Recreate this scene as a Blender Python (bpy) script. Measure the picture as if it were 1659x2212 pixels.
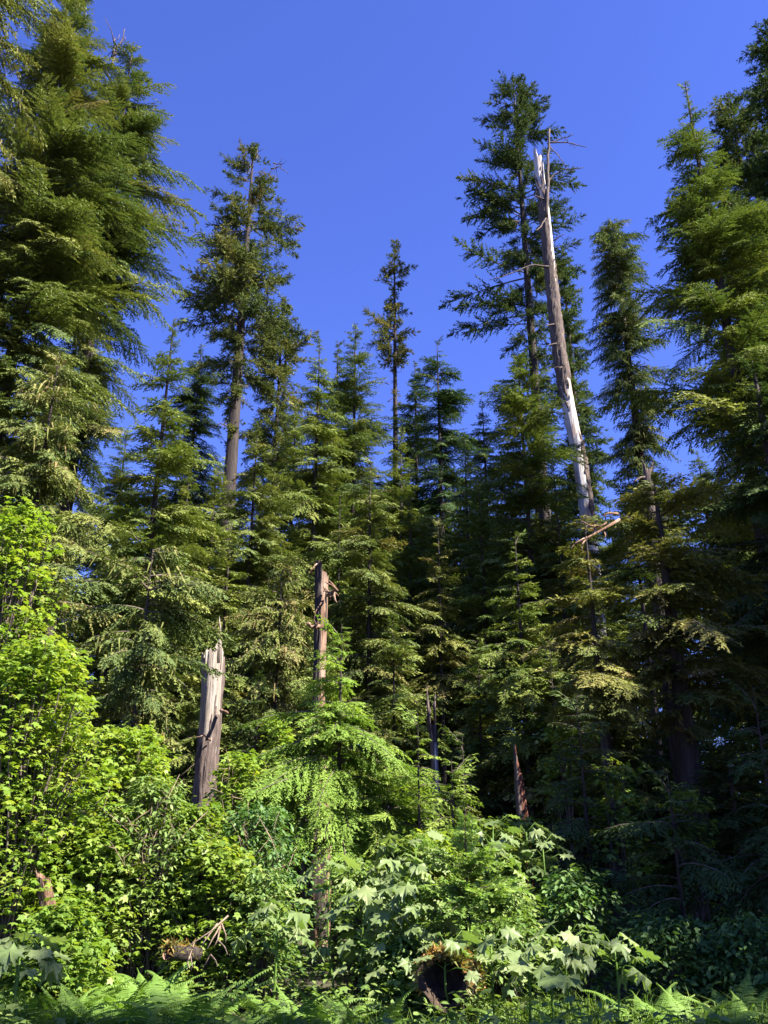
import bpy, math, random
import numpy as np
from mathutils import Matrix, Vector

# ------------------------------------------------------------------ clean
for o in list(bpy.data.objects):
    bpy.data.objects.remove(o)
S = bpy.context.scene
C = S.collection

# ------------------------------------------------------------------ camera
PITCH = math.radians(22.0)
EYE = np.array([0.0, 0.0, 1.6])
FPX = 1912.0            # focal length in pixels of a 1659 x 2212 picture
cam_d = bpy.data.cameras.new('camera')
cam = bpy.data.objects.new('camera', cam_d)
C.objects.link(cam)
cam.location = EYE
cam.rotation_euler = (math.pi / 2 + PITCH, 0, 0)
cam_d.sensor_fit = 'VERTICAL'
cam_d.sensor_height = 24.0
cam_d.sensor_width = 18.0
cam_d.lens = 24.0 * FPX / 2212.0
cam_d.clip_end = 3000
cam_d.clip_start = 0.05
S.camera = cam

# ------------------------------------------------------------------ sky, sun, exposure
SUN_EL, SUN_AZ = math.radians(46), math.radians(118)
w = bpy.data.worlds.new('World')
S.world = w
w.use_nodes = True
nt = w.node_tree
nt.nodes.clear()
sky = nt.nodes.new('ShaderNodeTexSky')
sky.sky_type = 'NISHITA'
sky.sun_disc = False
sky.sun_elevation = SUN_EL
sky.sun_rotation = SUN_AZ
sky.altitude = 600
sky.air_density = 1.0
sky.dust_density = 0.0
sky.ozone_density = 3.0
mulc = nt.nodes.new('ShaderNodeMix')
mulc.data_type = 'RGBA'
mulc.blend_type = 'MULTIPLY'
mulc.inputs[0].default_value = 1.0
mulc.inputs[7].default_value = (0.67, 0.72, 1.46, 1)
bg = nt.nodes.new('ShaderNodeBackground')
bg.inputs[1].default_value = 0.05
wo = nt.nodes.new('ShaderNodeOutputWorld')
nt.links.new(sky.outputs[0], mulc.inputs[6])
nt.links.new(mulc.outputs[2], bg.inputs[0])
nt.links.new(bg.outputs[0], wo.inputs[0])

sd = bpy.data.lights.new('sun', 'SUN')
sd.energy = 5.0
sd.angle = math.radians(0.53)
sd.color = (1.0, 0.94, 0.84)
sun = bpy.data.objects.new('sun', sd)
C.objects.link(sun)
to_sun = Vector((math.cos(SUN_EL) * math.sin(SUN_AZ), math.cos(SUN_EL) * math.cos(SUN_AZ), math.sin(SUN_EL)))
sun.rotation_euler = to_sun.to_track_quat('Z', 'Y').to_euler()
sun.location = (30, -10, 60)

S.view_settings.view_transform = 'Standard'
S.view_settings.look = 'None'
S.view_settings.gamma = 1.0
S.view_settings.exposure = 2.22
S.render.engine = 'CYCLES'
S.cycles.max_bounces = 4
S.cycles.diffuse_bounces = 2
S.cycles.glossy_bounces = 2
S.cycles.transmission_bounces = 3
S.cycles.transparent_max_bounces = 4

# ------------------------------------------------------------------ pixel <-> place
FW = np.array([0, math.cos(PITCH), math.sin(PITCH)])
UP = np.array([0, -math.sin(PITCH), math.cos(PITCH)])
RT = np.array([1.0, 0, 0])


def at(px, py, Y):
    d = FW + RT * (px - 829.5) / FPX + UP * (1106.0 - py) / FPX
    return EYE + d * (Y / d[1])


def mpp(px, py, Y):
    """metres per picture pixel at that place"""
    return float(np.dot(at(px, py, Y) - EYE, FW)) / FPX


def ground(x, y):
    x = np.asarray(x, float)
    y = np.asarray(y, float)
    g = 0.12 * np.sin(x * 0.45 + 1.3) * np.sin(y * 0.38 + 0.4) + 0.06 * np.sin(x * 1.3 + y * 0.9)
    g = g + 0.35 * np.clip((-x - 3) / 6, 0, 1) * np.clip((y - 7) / 6, 0, 1)
    return g * np.clip((np.hypot(x, y) - 2) / 4, 0, 1)


# ------------------------------------------------------------------ mesh helpers
def nrm(a):
    return a / np.maximum(np.linalg.norm(a, axis=-1, keepdims=True), 1e-9)


class Geo:
    def __init__(self):
        self.v, self.t, self.c, self.m, self.n = [], [], [], [], 0

    def add(self, v, t, c=0.5, m=0):
        v = np.asarray(v, np.float32).reshape(-1, 3)
        t = np.asarray(t, np.int32).reshape(-1, 3)
        if len(t) == 0:
            return
        self.v.append(v)
        self.t.append(t + self.n)
        c = np.asarray(c, np.float32)
        self.c.append(np.broadcast_to(c, (len(v),)) if c.ndim == 0 else c)
        self.m.append(np.full(len(t), m, np.int32))
        self.n += len(v)

    def mesh(self, name, mats, smooth=False):
        me = bpy.data.meshes.new(name)
        v = np.concatenate(self.v)
        t = np.concatenate(self.t)
        c = np.concatenate(self.c)
        m = np.concatenate(self.m)
        me.vertices.add(len(v))
        me.vertices.foreach_set('co', v.ravel())
        me.loops.add(t.size)
        me.loops.foreach_set('vertex_index', t.ravel())
        me.polygons.add(len(t))
        me.polygons.foreach_set('loop_start', np.arange(len(t), dtype=np.int32) * 3)
        me.polygons.foreach_set('material_index', m)
        if smooth:
            me.polygons.foreach_set('use_smooth', np.ones(len(t), bool))
        a = me.attributes.new('tint', 'FLOAT', 'POINT')
        a.data.foreach_set('value', c.astype(np.float32))
        for x in mats:
            me.materials.append(x)
        me.update(calc_edges=True)
        me.validate()
        return me


def obj(name, me, parent=None, color=None):
    o = bpy.data.objects.new(name, me)
    C.objects.link(o)
    if parent is not None:
        o.parent = parent
    if color is not None:
        o.color = (*color, 1)
    return o


def tag(o, label, cat, group=None):
    o['label'] = label
    o['category'] = cat
    if group:
        o['group'] = group
    return o


def thing(name, label, cat, loc, group=None):
    o = bpy.data.objects.new(name, None)
    o.empty_display_size = 0.3
    C.objects.link(o)
    o.location = loc
    return tag(o, label, cat, group)


def tube(g, pts, rad, sides=6, c=0.5, m=0, cap=True):
    pts = np.asarray(pts, float)
    n = len(pts)
    rad = np.broadcast_to(np.asarray(rad, float), (n,))
    tan = np.gradient(pts, axis=0)
    tan = nrm(tan)
    ref = np.where(np.abs(tan[:, 2:3]) > 0.9, [[1.0, 0, 0]], [[0, 0, 1.0]])
    a = nrm(np.cross(tan, ref))
    b = np.cross(tan, a)
    th = np.arange(sides) * 2 * math.pi / sides
    v = pts[:, None, :] + rad[:, None, None] * (np.cos(th)[None, :, None] * a[:, None, :] + np.sin(th)[None, :, None] * b[:, None, :])
    v = v.reshape(-1, 3)
    t = []
    for i in range(n - 1):
        for j in range(sides):
            k = (j + 1) % sides
            p, q, r, s = i * sides + j, i * sides + k, (i + 1) * sides + k, (i + 1) * sides + j
            t += [(p, q, r), (p, r, s)]
    if cap:
        for j in range(1, sides - 1):
            t.append(((n - 1) * sides, (n - 1) * sides + j, (n - 1) * sides + j + 1))
            t.append((0, j + 1, j))
    g.add(v, t, c, m)


def tubes3(g, P, rad, c, m=1):
    """many three sided tapering tubes at once: P (B, n, 3), rad (B, n)"""
    B, n, _ = P.shape
    tan = nrm(np.gradient(P, axis=1))
    a = nrm(np.cross(tan, np.broadcast_to(np.array([0.05, 0.02, 1.0]), tan.shape)))
    b = np.cross(tan, a)
    th = np.array([0.3, 2.4, 4.5])
    v = P[:, :, None, :] + rad[:, :, None, None] * (np.cos(th)[None, None, :, None] * a[:, :, None, :] + np.sin(th)[None, None, :, None] * b[:, :, None, :])
    idx = np.arange(B * n * 3).reshape(B, n, 3)
    p = idx[:, :-1, :]
    q = np.roll(idx, -1, axis=2)[:, :-1, :]
    s = idx[:, 1:, :]
    r = np.roll(idx, -1, axis=2)[:, 1:, :]
    t = np.concatenate([np.stack([p, q, r], -1).reshape(-1, 3), np.stack([p, r, s], -1).reshape(-1, 3)])
    g.add(v.reshape(-1, 3), t, c, m)


def stamp(g, tv, tt, P, D, N, scale, tint, m=0):
    """copy a leaf template (x = along, y = across, z = face) to many places"""
    D = nrm(D)
    Sd = nrm(np.cross(N, D))
    N = np.cross(D, Sd)
    n = len(P)
    if n == 0:
        return
    sc = np.asarray(scale, float).reshape(-1, 1, 1)
    v = P[:, None, :] + sc * (tv[None, :, 0:1] * D[:, None, :] + tv[None, :, 1:2] * Sd[:, None, :] + tv[None, :, 2:3] * N[:, None, :])
    k = len(tv)
    t = tt[None] + (np.arange(n) * k)[:, None, None]
    g.add(v.reshape(-1, 3), t.reshape(-1, 3), np.repeat(tint, k), m)


# ------------------------------------------------------------------ materials
def nodes(name):
    m = bpy.data.materials.new(name)
    m.use_nodes = True
    t = m.node_tree
    t.nodes.clear()
    return m, t, t.nodes.new, t.links.new


def ramp(n, stops):
    r = n('ShaderNodeValToRGB')
    e = r.color_ramp.elements
    while len(e) < len(stops):
        e.new(0.5)
    for k, (p, c) in enumerate(stops):
        e[k].position = p
        e[k].color = (*c, 1)
    return r


def leaf_mat(name, stops, transl=0.35, tcol=(1.2, 1.3, 0.6), rough=0.55, spec=0.35, noise=6.0):
    m, t, n, l = nodes(name)
    at_ = n('ShaderNodeAttribute')
    at_.attribute_name = 'tint'
    tc = n('ShaderNodeTexCoord')
    nz = n('ShaderNodeTexNoise')
    nz.inputs['Scale'].default_value = noise
    nz.inputs['Detail'].default_value = 2
    l(tc.outputs['Object'], nz.inputs['Vector'])
    ad = n('ShaderNodeMath')
    ad.operation = 'MULTIPLY_ADD'
    ad.inputs[1].default_value = 0.22
    l(nz.outputs[0], ad.inputs[0])
    bt = n('ShaderNodeAttribute')
    bt.attribute_type = 'INSTANCER'
    bt.attribute_name = 'btint'
    s0 = n('ShaderNodeMath')
    l(at_.outputs['Fac'], s0.inputs[0])
    l(bt.outputs['Fac'], s0.inputs[1])
    sb = n('ShaderNodeMath')
    sb.operation = 'SUBTRACT'
    sb.inputs[1].default_value = 0.11
    l(s0.outputs[0], sb.inputs[0])
    l(sb.outputs[0], ad.inputs[2])
    r = ramp(n, stops)
    l(ad.outputs[0], r.inputs[0])
    oi = n('ShaderNodeObjectInfo')
    mx = n('ShaderNodeMix')
    mx.data_type = 'RGBA'
    mx.blend_type = 'MULTIPLY'
    mx.inputs[0].default_value = 1
    l(r.outputs[0], mx.inputs[6])
    l(oi.outputs['Color'], mx.inputs[7])
    pb = n('ShaderNodeBsdfPrincipled')
    l(mx.outputs[2], pb.inputs['Base Color'])
    pb.inputs['Roughness'].default_value = rough
    pb.inputs['Specular IOR Level'].default_value = spec
    tr = n('ShaderNodeBsdfTranslucent')
    m2 = n('ShaderNodeMix')
    m2.data_type = 'RGBA'
    m2.blend_type = 'MULTIPLY'
    m2.inputs[0].default_value = 1
    m2.inputs[7].default_value = (*tcol, 1)
    l(mx.outputs[2], m2.inputs[6])
    l(m2.outputs[2], tr.inputs[0])
    ms = n('ShaderNodeMixShader')
    ms.inputs[0].default_value = transl
    l(pb.outputs[0], ms.inputs[1])
    l(tr.outputs[0], ms.inputs[2])
    out = n('ShaderNodeOutputMaterial')
    l(ms.outputs[0], out.inputs[0])
    return m


def wood_mat(name, c1, c2, c3, stretch=(14, 14, 1.2), bump=0.6, rough=0.85, streak=None):
    m, t, n, l = nodes(name)
    tc = n('ShaderNodeTexCoord')
    mp = n('ShaderNodeMapping')
    mp.inputs['Scale'].default_value = stretch
    l(tc.outputs['Object'], mp.inputs[0])
    nz = n('ShaderNodeTexNoise')
    nz.inputs['Scale'].default_value = 1.0
    nz.inputs['Detail'].default_value = 8
    nz.inputs['Roughness'].default_value = 0.65
    nz.inputs['Distortion'].default_value = 0.5
    l(mp.outputs[0], nz.inputs['Vector'])
    r = ramp(n, [(0.28, c1), (0.5, c2), (0.74, c3)])
    l(nz.outputs[0], r.inputs[0])
    col = r.outputs[0]
    if streak:
        n2 = n('ShaderNodeTexNoise')
        n2.inputs['Scale'].default_value = 1.3
        n2.inputs['Detail'].default_value = 6
        mp2 = n('ShaderNodeMapping')
        mp2.inputs['Scale'].default_value = (2.5, 2.5, 0.5)
        l(tc.outputs['Object'], mp2.inputs[0])
        l(mp2.outputs[0], n2.inputs['Vector'])
        r2 = ramp(n, [(0.5, (0, 0, 0)), (0.62, (1, 1, 1))])
        l(n2.outputs[0], r2.inputs[0])
        mx = n('ShaderNodeMix')
        mx.data_type = 'RGBA'
        mx.inputs[7].default_value = (*streak, 1)
        l(r2.outputs[0], mx.inputs[0])
        l(col, mx.inputs[6])
        col = mx.outputs[2]
    pb = n('ShaderNodeBsdfPrincipled')
    pb.inputs['Roughness'].default_value = rough
    pb.inputs['Specular IOR Level'].default_value = 0.2
    l(col, pb.inputs['Base Color'])
    bp = n('ShaderNodeBump')
    bp.inputs['Strength'].default_value = bump
    bp.inputs['Distance'].default_value = 0.05
    l(nz.outputs[0], bp.inputs['Height'])
    l(bp.outputs[0], pb.inputs['Normal'])
    out = n('ShaderNodeOutputMaterial')
    l(pb.outputs[0], out.inputs[0])
    return m


M = {}
# needle foliage: dark green -> green -> olive -> lichen brown
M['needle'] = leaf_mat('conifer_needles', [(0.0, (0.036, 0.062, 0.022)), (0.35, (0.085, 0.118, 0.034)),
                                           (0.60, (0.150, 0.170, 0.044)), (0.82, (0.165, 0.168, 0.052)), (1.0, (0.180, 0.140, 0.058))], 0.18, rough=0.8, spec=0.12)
M['needle_young'] = leaf_mat('young_conifer_needles', [(0.0, (0.06, 0.115, 0.020)), (0.5, (0.150, 0.225, 0.036)),
                                                       (1.0, (0.24, 0.29, 0.05))], 0.36, rough=0.7, spec=0.2)
M['maple'] = leaf_mat('maple_leaf', [(0.0, (0.08, 0.145, 0.018)), (0.5, (0.16, 0.24, 0.034)), (1.0, (0.26, 0.29, 0.06))], 0.44, (1.35, 1.35, 0.5), 0.45, 0.4)
M['shrub'] = leaf_mat('shrub_leaf', [(0.0, (0.055, 0.11, 0.03)), (0.5, (0.13, 0.20, 0.045)), (1.0, (0.27, 0.31, 0.10))], 0.36, (1.2, 1.3, 0.5), 0.5, 0.3)
M['club'] = leaf_mat('broad_leaf', [(0.0, (0.085, 0.135, 0.04)), (0.5, (0.165, 0.22, 0.08)), (1.0, (0.25, 0.29, 0.12))], 0.36, (1.1, 1.3, 0.5), 0.5, 0.35, 12)
M['fern'] = leaf_mat('fern_leaf', [(0.0, (0.07, 0.15, 0.025)), (0.5, (0.14, 0.24, 0.04)), (1.0, (0.24, 0.32, 0.07))], 0.42, (1.2, 1.3, 0.5))
M['grass'] = leaf_mat('grass_blade', [(0.0, (0.06, 0.13, 0.02)), (0.5, (0.12, 0.21, 0.03)), (1.0, (0.25, 0.27, 0.06))], 0.42)
M['moss'] = leaf_mat('hanging_moss', [(0.0, (0.10, 0.12, 0.02)), (0.5, (0.20, 0.15, 0.04)), (1.0, (0.36, 0.17, 0.05))], 0.3)
M['bark'] = wood_mat('conifer_bark', (0.015, 0.011, 0.010), (0.036, 0.028, 0.025), (0.075, 0.058, 0.050))
M['bark_grey'] = wood_mat('grey_brown_bark', (0.025, 0.019, 0.017), (0.09, 0.066, 0.057), (0.18, 0.14, 0.122), (18, 18, 2.2), 0.9)
M['twig'] = wood_mat('twig_bark', (0.05, 0.04, 0.03), (0.09, 0.07, 0.055), (0.15, 0.12, 0.1), (8, 8, 8), 0.2)
M['deadtwig'] = wood_mat('dead_twig', (0.12, 0.08, 0.055), (0.22, 0.155, 0.11), (0.34, 0.26, 0.19), (20, 20, 20), 0.3)
M['silver'] = wood_mat('weathered_silver_wood', (0.14, 0.11, 0.10), (0.45, 0.42, 0.40), (0.60, 0.58, 0.56), (20, 20, 0.9), 0.9, 0.8, (0.30, 0.23, 0.20))
M['tanwood'] = wood_mat('bare_tan_wood', (0.07, 0.053, 0.042), (0.24, 0.20, 0.165), (0.40, 0.35, 0.29), (24, 24, 1.1), 0.9, 0.85, (0.27, 0.25, 0.23))
M['redwood'] = wood_mat('rotten_red_wood', (0.015, 0.007, 0.005), (0.115, 0.045, 0.028), (0.30, 0.15, 0.095), (26, 26, 9), 1.0, 0.9, (0.10, 0.03, 0.02))
M['browood'] = wood_mat('brown_rotten_wood', (0.035, 0.02, 0.013), (0.15, 0.085, 0.055), (0.36, 0.23, 0.155), (22, 22, 2.2), 1.0, 0.9, (0.27, 0.19, 0.14))
M['darkwood'] = wood_mat('dark_rotten_wood', (0.012, 0.009, 0.007), (0.035, 0.024, 0.017), (0.09, 0.06, 0.04), (9, 9, 4), 1.0, 0.95)


def ground_mat():
    m, t, n, l = nodes('forest_floor')
    tc = n('ShaderNodeTexCoord')
    a = n('ShaderNodeTexNoise')
    a.inputs['Scale'].default_value = 2.5
    a.inputs['Detail'].default_value = 12
    a.inputs['Roughness'].default_value = 0.7
    l(tc.outputs['Object'], a.inputs['Vector'])
    r = ramp(n, [(0.3, (0.018, 0.014, 0.009)), (0.48, (0.05, 0.038, 0.02)), (0.6, (0.045, 0.06, 0.015)), (0.8, (0.10, 0.08, 0.045))])
    l(a.outputs[0], r.inputs[0])
    pb = n('ShaderNodeBsdfPrincipled')
    pb.inputs['Roughness'].default_value = 0.95
    l(r.outputs[0], pb.inputs['Base Color'])
    bp = n('ShaderNodeBump')
    bp.inputs['Strength'].default_value = 1.0
    bp.inputs['Distance'].default_value = 0.1
    l(a.outputs[0], bp.inputs['Height'])
    l(bp.outputs[0], pb.inputs['Normal'])
    out = n('ShaderNodeOutputMaterial')
    l(pb.outputs[0], out.inputs[0])
    return m


M['ground'] = ground_mat()

# ------------------------------------------------------------------ ground
g = Geo()
xs = np.concatenate([[-900, -400, -150, -70], np.linspace(-35, 35, 71), [70, 150, 400, 900]])
ys = np.concatenate([[-900, -300, -100, -30], np.linspace(-10, 60, 71), [90, 150, 400, 900]])
X, Y = np.meshgrid(xs, ys, indexing='ij')
V = np.stack([X, Y, ground(X, Y)], -1).reshape(-1, 3)
ny = len(ys)
ii, jj = np.meshgrid(np.arange(len(xs) - 1), np.arange(ny - 1), indexing='ij')
p = (ii * ny + jj).ravel()
g.add(V, np.concatenate([np.stack([p, p + ny, p + ny + 1], -1), np.stack([p, p + ny + 1, p + 1], -1)]))
gr = obj('ground', g.mesh('ground', [M['ground']], True))
gr['kind'] = 'structure'


# ------------------------------------------------------------------ conifers
def trunk_mesh(H, r0, lean, seed, mat, bend=0.0, flare=1.35, sides=14):
    r = np.random.RandomState(seed + 77)
    n = max(10, int(H * 1.0))
    top_r = 0.05 * r0
    t = np.linspace(0, 1, n) ** 1.15
    z = t * H
    th = np.arange(sides) * 2 * math.pi / sides
    rad = r0 * (1 - t) ** 0.8 + top_r
    rad = rad * (1 + (flare - 1) * np.exp(-z / 0.9))
    lobes = sum(r.uniform(0.02, 0.07) * np.sin(k * th[None, :] + r.uniform(0, 6) + z[:, None] * r.uniform(-.08, .08)) for k in (2, 3, 5))
    R = rad[:, None] * (1 + lobes + r.uniform(-0.03, 0.03, (n, sides)))
    cx = lean[0] * t + bend * np.sin(t * 3.1)
    cy = lean[1] * t
    v = np.stack([cx[:, None] + R * np.cos(th), cy[:, None] + R * np.sin(th), np.broadcast_to(z[:, None], R.shape)], -1)
    v[0, :, 2] -= 0.4
    idx = np.arange(n * sides).reshape(n, sides)
    a, b = idx[:-1], np.roll(idx, -1, 1)[:-1]
    d, c = idx[1:], np.roll(idx, -1, 1)[1:]
    tr = np.concatenate([np.stack([a, b, c], -1).reshape(-1, 3), np.stack([a, c, d], -1).reshape(-1, 3)])
    g = Geo()
    g.add(v.reshape(-1, 3), tr)
    return g.mesh('trunk', [mat], True)


def bough_mesh(kind, L, seed):
    """one bough, growing along +x, its flat side up"""
    R = np.random.RandomState(seed)
    P = dict(hemlock=dict(d=(0.18, 0.50), sp=0.042, fan=0.46, tmax=0.95, hang=0.28, roll=0.35, s0=0.06, ss=0.028, nl=0.118, nw=0.047, flat=0.35),
             droop=dict(d=(0.25, 0.60), sp=0.042, fan=0.42, tmax=0.85, hang=0.55, roll=0.6, s0=0.08, ss=0.028, nl=0.118, nw=0.048, flat=0.6),
             fir=dict(d=(-0.15, 0.30), sp=0.042, fan=0.36, tmax=0.62, hang=0.05, roll=1.45, s0=0.18, ss=0.026, nl=0.118, nw=0.050, flat=0.9),
             young=dict(d=(0.30, 0.70), sp=0.034, fan=0.44, tmax=0.55, hang=0.40, roll=0.30, s0=0.05, ss=0.023, nl=0.090, nw=0.036, flat=0.3),
             spruce=dict(d=(-0.05, 0.25), sp=0.032, fan=0.40, tmax=0.42, hang=0.08, roll=0.45, s0=0.06, ss=0.020, nl=0.075, nw=0.036, flat=0.5))[kind]
    d = R.uniform(*P['d'])
    wob = R.normal(0, 0.10)
    Z = np.array([0, 0, 1.0])

    def cur(s):
        s = np.asarray(s)[..., None]
        return np.concatenate([L * s, wob * L * s * s, -d * L * s * s], -1)

    def tan(s):
        s = np.asarray(s)[..., None]
        return nrm(np.concatenate([np.ones_like(s), 2 * wob * s, -2 * d * s], -1))

    G = Geo()
    ss = np.linspace(0, 0.97, 6)
    tubes3(G, cur(ss)[None], (0.007 + 0.010 * L) * (1 - 0.88 * ss)[None], 0.5, 1)
    n = max(10, int(L / P['sp']))
    s = P['s0'] + (1 - P['s0']) * (np.arange(n) + R.rand(n)) / n
    if kind == 'fir':                       # foliage gathered in tufts
        nk = max(3, int(L * 3.2))
        cen = P['s0'] + (1 - P['s0']) * (np.arange(nk) + R.uniform(0.2, 0.8, nk)) / nk
        ci = R.randint(0, nk, n)
        s = np.clip(cen[ci] + R.normal(0, 0.028, n), 0, 1)
    pos, tg = cur(s), tan(s)
    sg = np.where(np.arange(n) % 2 == 0, -1.0, 1.0)
    sdv = nrm(np.cross(tg, Z))
    upv = np.cross(sdv, tg)
    roll = R.uniform(-1, 1, n) * P['roll']
    sdr = sdv * (np.cos(roll) * sg)[:, None] + upv * np.sin(roll)[:, None]
    phi = R.uniform(0.6, 1.1, n) * np.where(s > 0.94, 0.35, 1)
    D = tg * np.cos(phi)[:, None] + sdr * np.sin(phi)[:, None]
    D[:, 2] -= P['hang'] * R.uniform(0.3, 1.2, n)
    D = nrm(D)
    lw = np.minimum(P['tmax'], P['fan'] * L * np.clip(1.05 - s, 0.03, 1) ** 0.75 * np.minimum(1, 0.35 + s * 3) + 0.10 * min(1.0, L)) * R.uniform(0.45, 1.2, n)
    lw = np.maximum(lw, 0.08)
    k = np.maximum(3, (lw / P['ss']).astype(int))
    ti = np.repeat(np.arange(n), k)
    first = np.repeat(np.cumsum(k) - k, k)
    j = np.arange(len(ti)) - first
    f = (j + 0.6) / k[ti]
    m = len(ti)
    q = pos[ti] + D[ti] * (lw[ti] * f)[:, None] - Z * (P['hang'] * 0.55 * lw[ti] * f * f)[:, None]
    S2 = nrm(np.cross(D, upv + R.normal(0, 0.2, (n, 3))))[ti]
    ang = R.uniform(0.35, 0.95, m) * np.where(f > 0.93, 0.2, 1)
    ND = D[ti] * np.cos(ang)[:, None] + S2 * (np.sin(ang) * np.where(j % 2 == 0, 1.0, -1.0))[:, None] + R.normal(0, 0.16 + 0.2 * P['flat'], (m, 3))
    ND[:, 2] -= P['hang'] * 0.35
    ND = nrm(ND)
    NS = nrm(np.cross(ND, nrm(upv[ti] + R.normal(0, P['flat'], (m, 3)))))
    nl = P['nl'] * R.uniform(0.6, 1.35, m) * (1.1 - 0.45 * f)
    nw = P['nw'] * R.uniform(0.7, 1.3, m)
    a = q - NS * (nw * 0.5)[:, None]
    b = q + NS * (nw * 0.5)[:, None] + ND * (nl * 0.2)[:, None]
    c = q + ND * nl[:, None]
    tn = 0.5 + R.normal(0, 0.05, n)[ti] + R.normal(0, 0.04, m)
    v = np.stack([a, b, c], 1).reshape(-1, 3)
    G.add(v, np.arange(len(v)).reshape(-1, 3), np.repeat(tn, 3), 0)
    if kind == 'droop':                     # strands of lichen
        mc = int(8 * L)
        mp = cur(R.uniform(0.1, 0.9, mc)) + R.normal(0, 0.07, (mc, 3)) * np.array([1, 2, 1])
        sv = nrm(R.normal(0, 1, (mc, 3)) * np.array([1, 1, 0.1])) * R.uniform(0.012, 0.035, mc)[:, None]
        low = mp - Z * R.uniform(0.12, 0.45, mc)[:, None] + R.normal(0, 0.04, (mc, 3))
        v = np.stack([mp - sv, mp + sv, low], 1).reshape(-1, 3)
        G.add(v, np.arange(len(v)).reshape(-1, 3), 0.85, 0)
    return G


SIZES = (0.4, 0.9, 1.7, 2.8)
NVAR = 6
GROUPS = {}


def bough_group(kind, mat):
    key = (kind, mat)
    if key in GROUPS:
        return GROUPS[key]
    ng = bpy.data.node_groups.new('crown_' + kind, 'GeometryNodeTree')
    ng.interface.new_socket('Geometry', in_out='INPUT', socket_type='NodeSocketGeometry')
    ng.interface.new_socket('Geometry', in_out='OUTPUT', socket_type='NodeSocketGeometry')
    N, Lk = ng.nodes.new, ng.links.new
    gi, go = N('NodeGroupInput'), N('NodeGroupOutput')
    jn = N('GeometryNodeJoinGeometry')
    srcs = []
    k = 0
    for L in SIZES:
        for v in range(NVAR):
            me = bough_mesh(kind, L, 1000 + k * 13 + len(kind)).mesh('bough', [M[mat], M['twig']])
            o = bpy.data.objects.new('bough_source', me)      # never linked to the scene: only its mesh is used
            oi = N('GeometryNodeObjectInfo')
            oi.inputs['Object'].default_value = o
            oi.inputs['As Instance'].default_value = False
            g2 = N('GeometryNodeGeometryToInstance')
            Lk(oi.outputs['Geometry'], g2.inputs[0])
            srcs.append(g2)
            k += 1
    for g2 in reversed(srcs):
        Lk(g2.outputs[0], jn.inputs[0])
    ip = N('GeometryNodeInstanceOnPoints')

    def named(n_, t_):
        a = N('GeometryNodeInputNamedAttribute')
        a.data_type = t_
        a.inputs['Name'].default_value = n_
        return a.outputs[0]
    Lk(gi.outputs[0], ip.inputs['Points'])
    Lk(jn.outputs[0], ip.inputs['Instance'])
    ip.inputs['Pick Instance'].default_value = True
    Lk(named('pick', 'INT'), ip.inputs['Instance Index'])
    e2r = N('FunctionNodeEulerToRotation')
    Lk(named('rot', 'FLOAT_VECTOR'), e2r.inputs[0])
    Lk(e2r.outputs[0], ip.inputs['Rotation'])
    Lk(named('scl', 'FLOAT'), ip.inputs['Scale'])
    Lk(ip.outputs[0], go.inputs[0])
    GROUPS[key] = ng
    return ng


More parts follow.
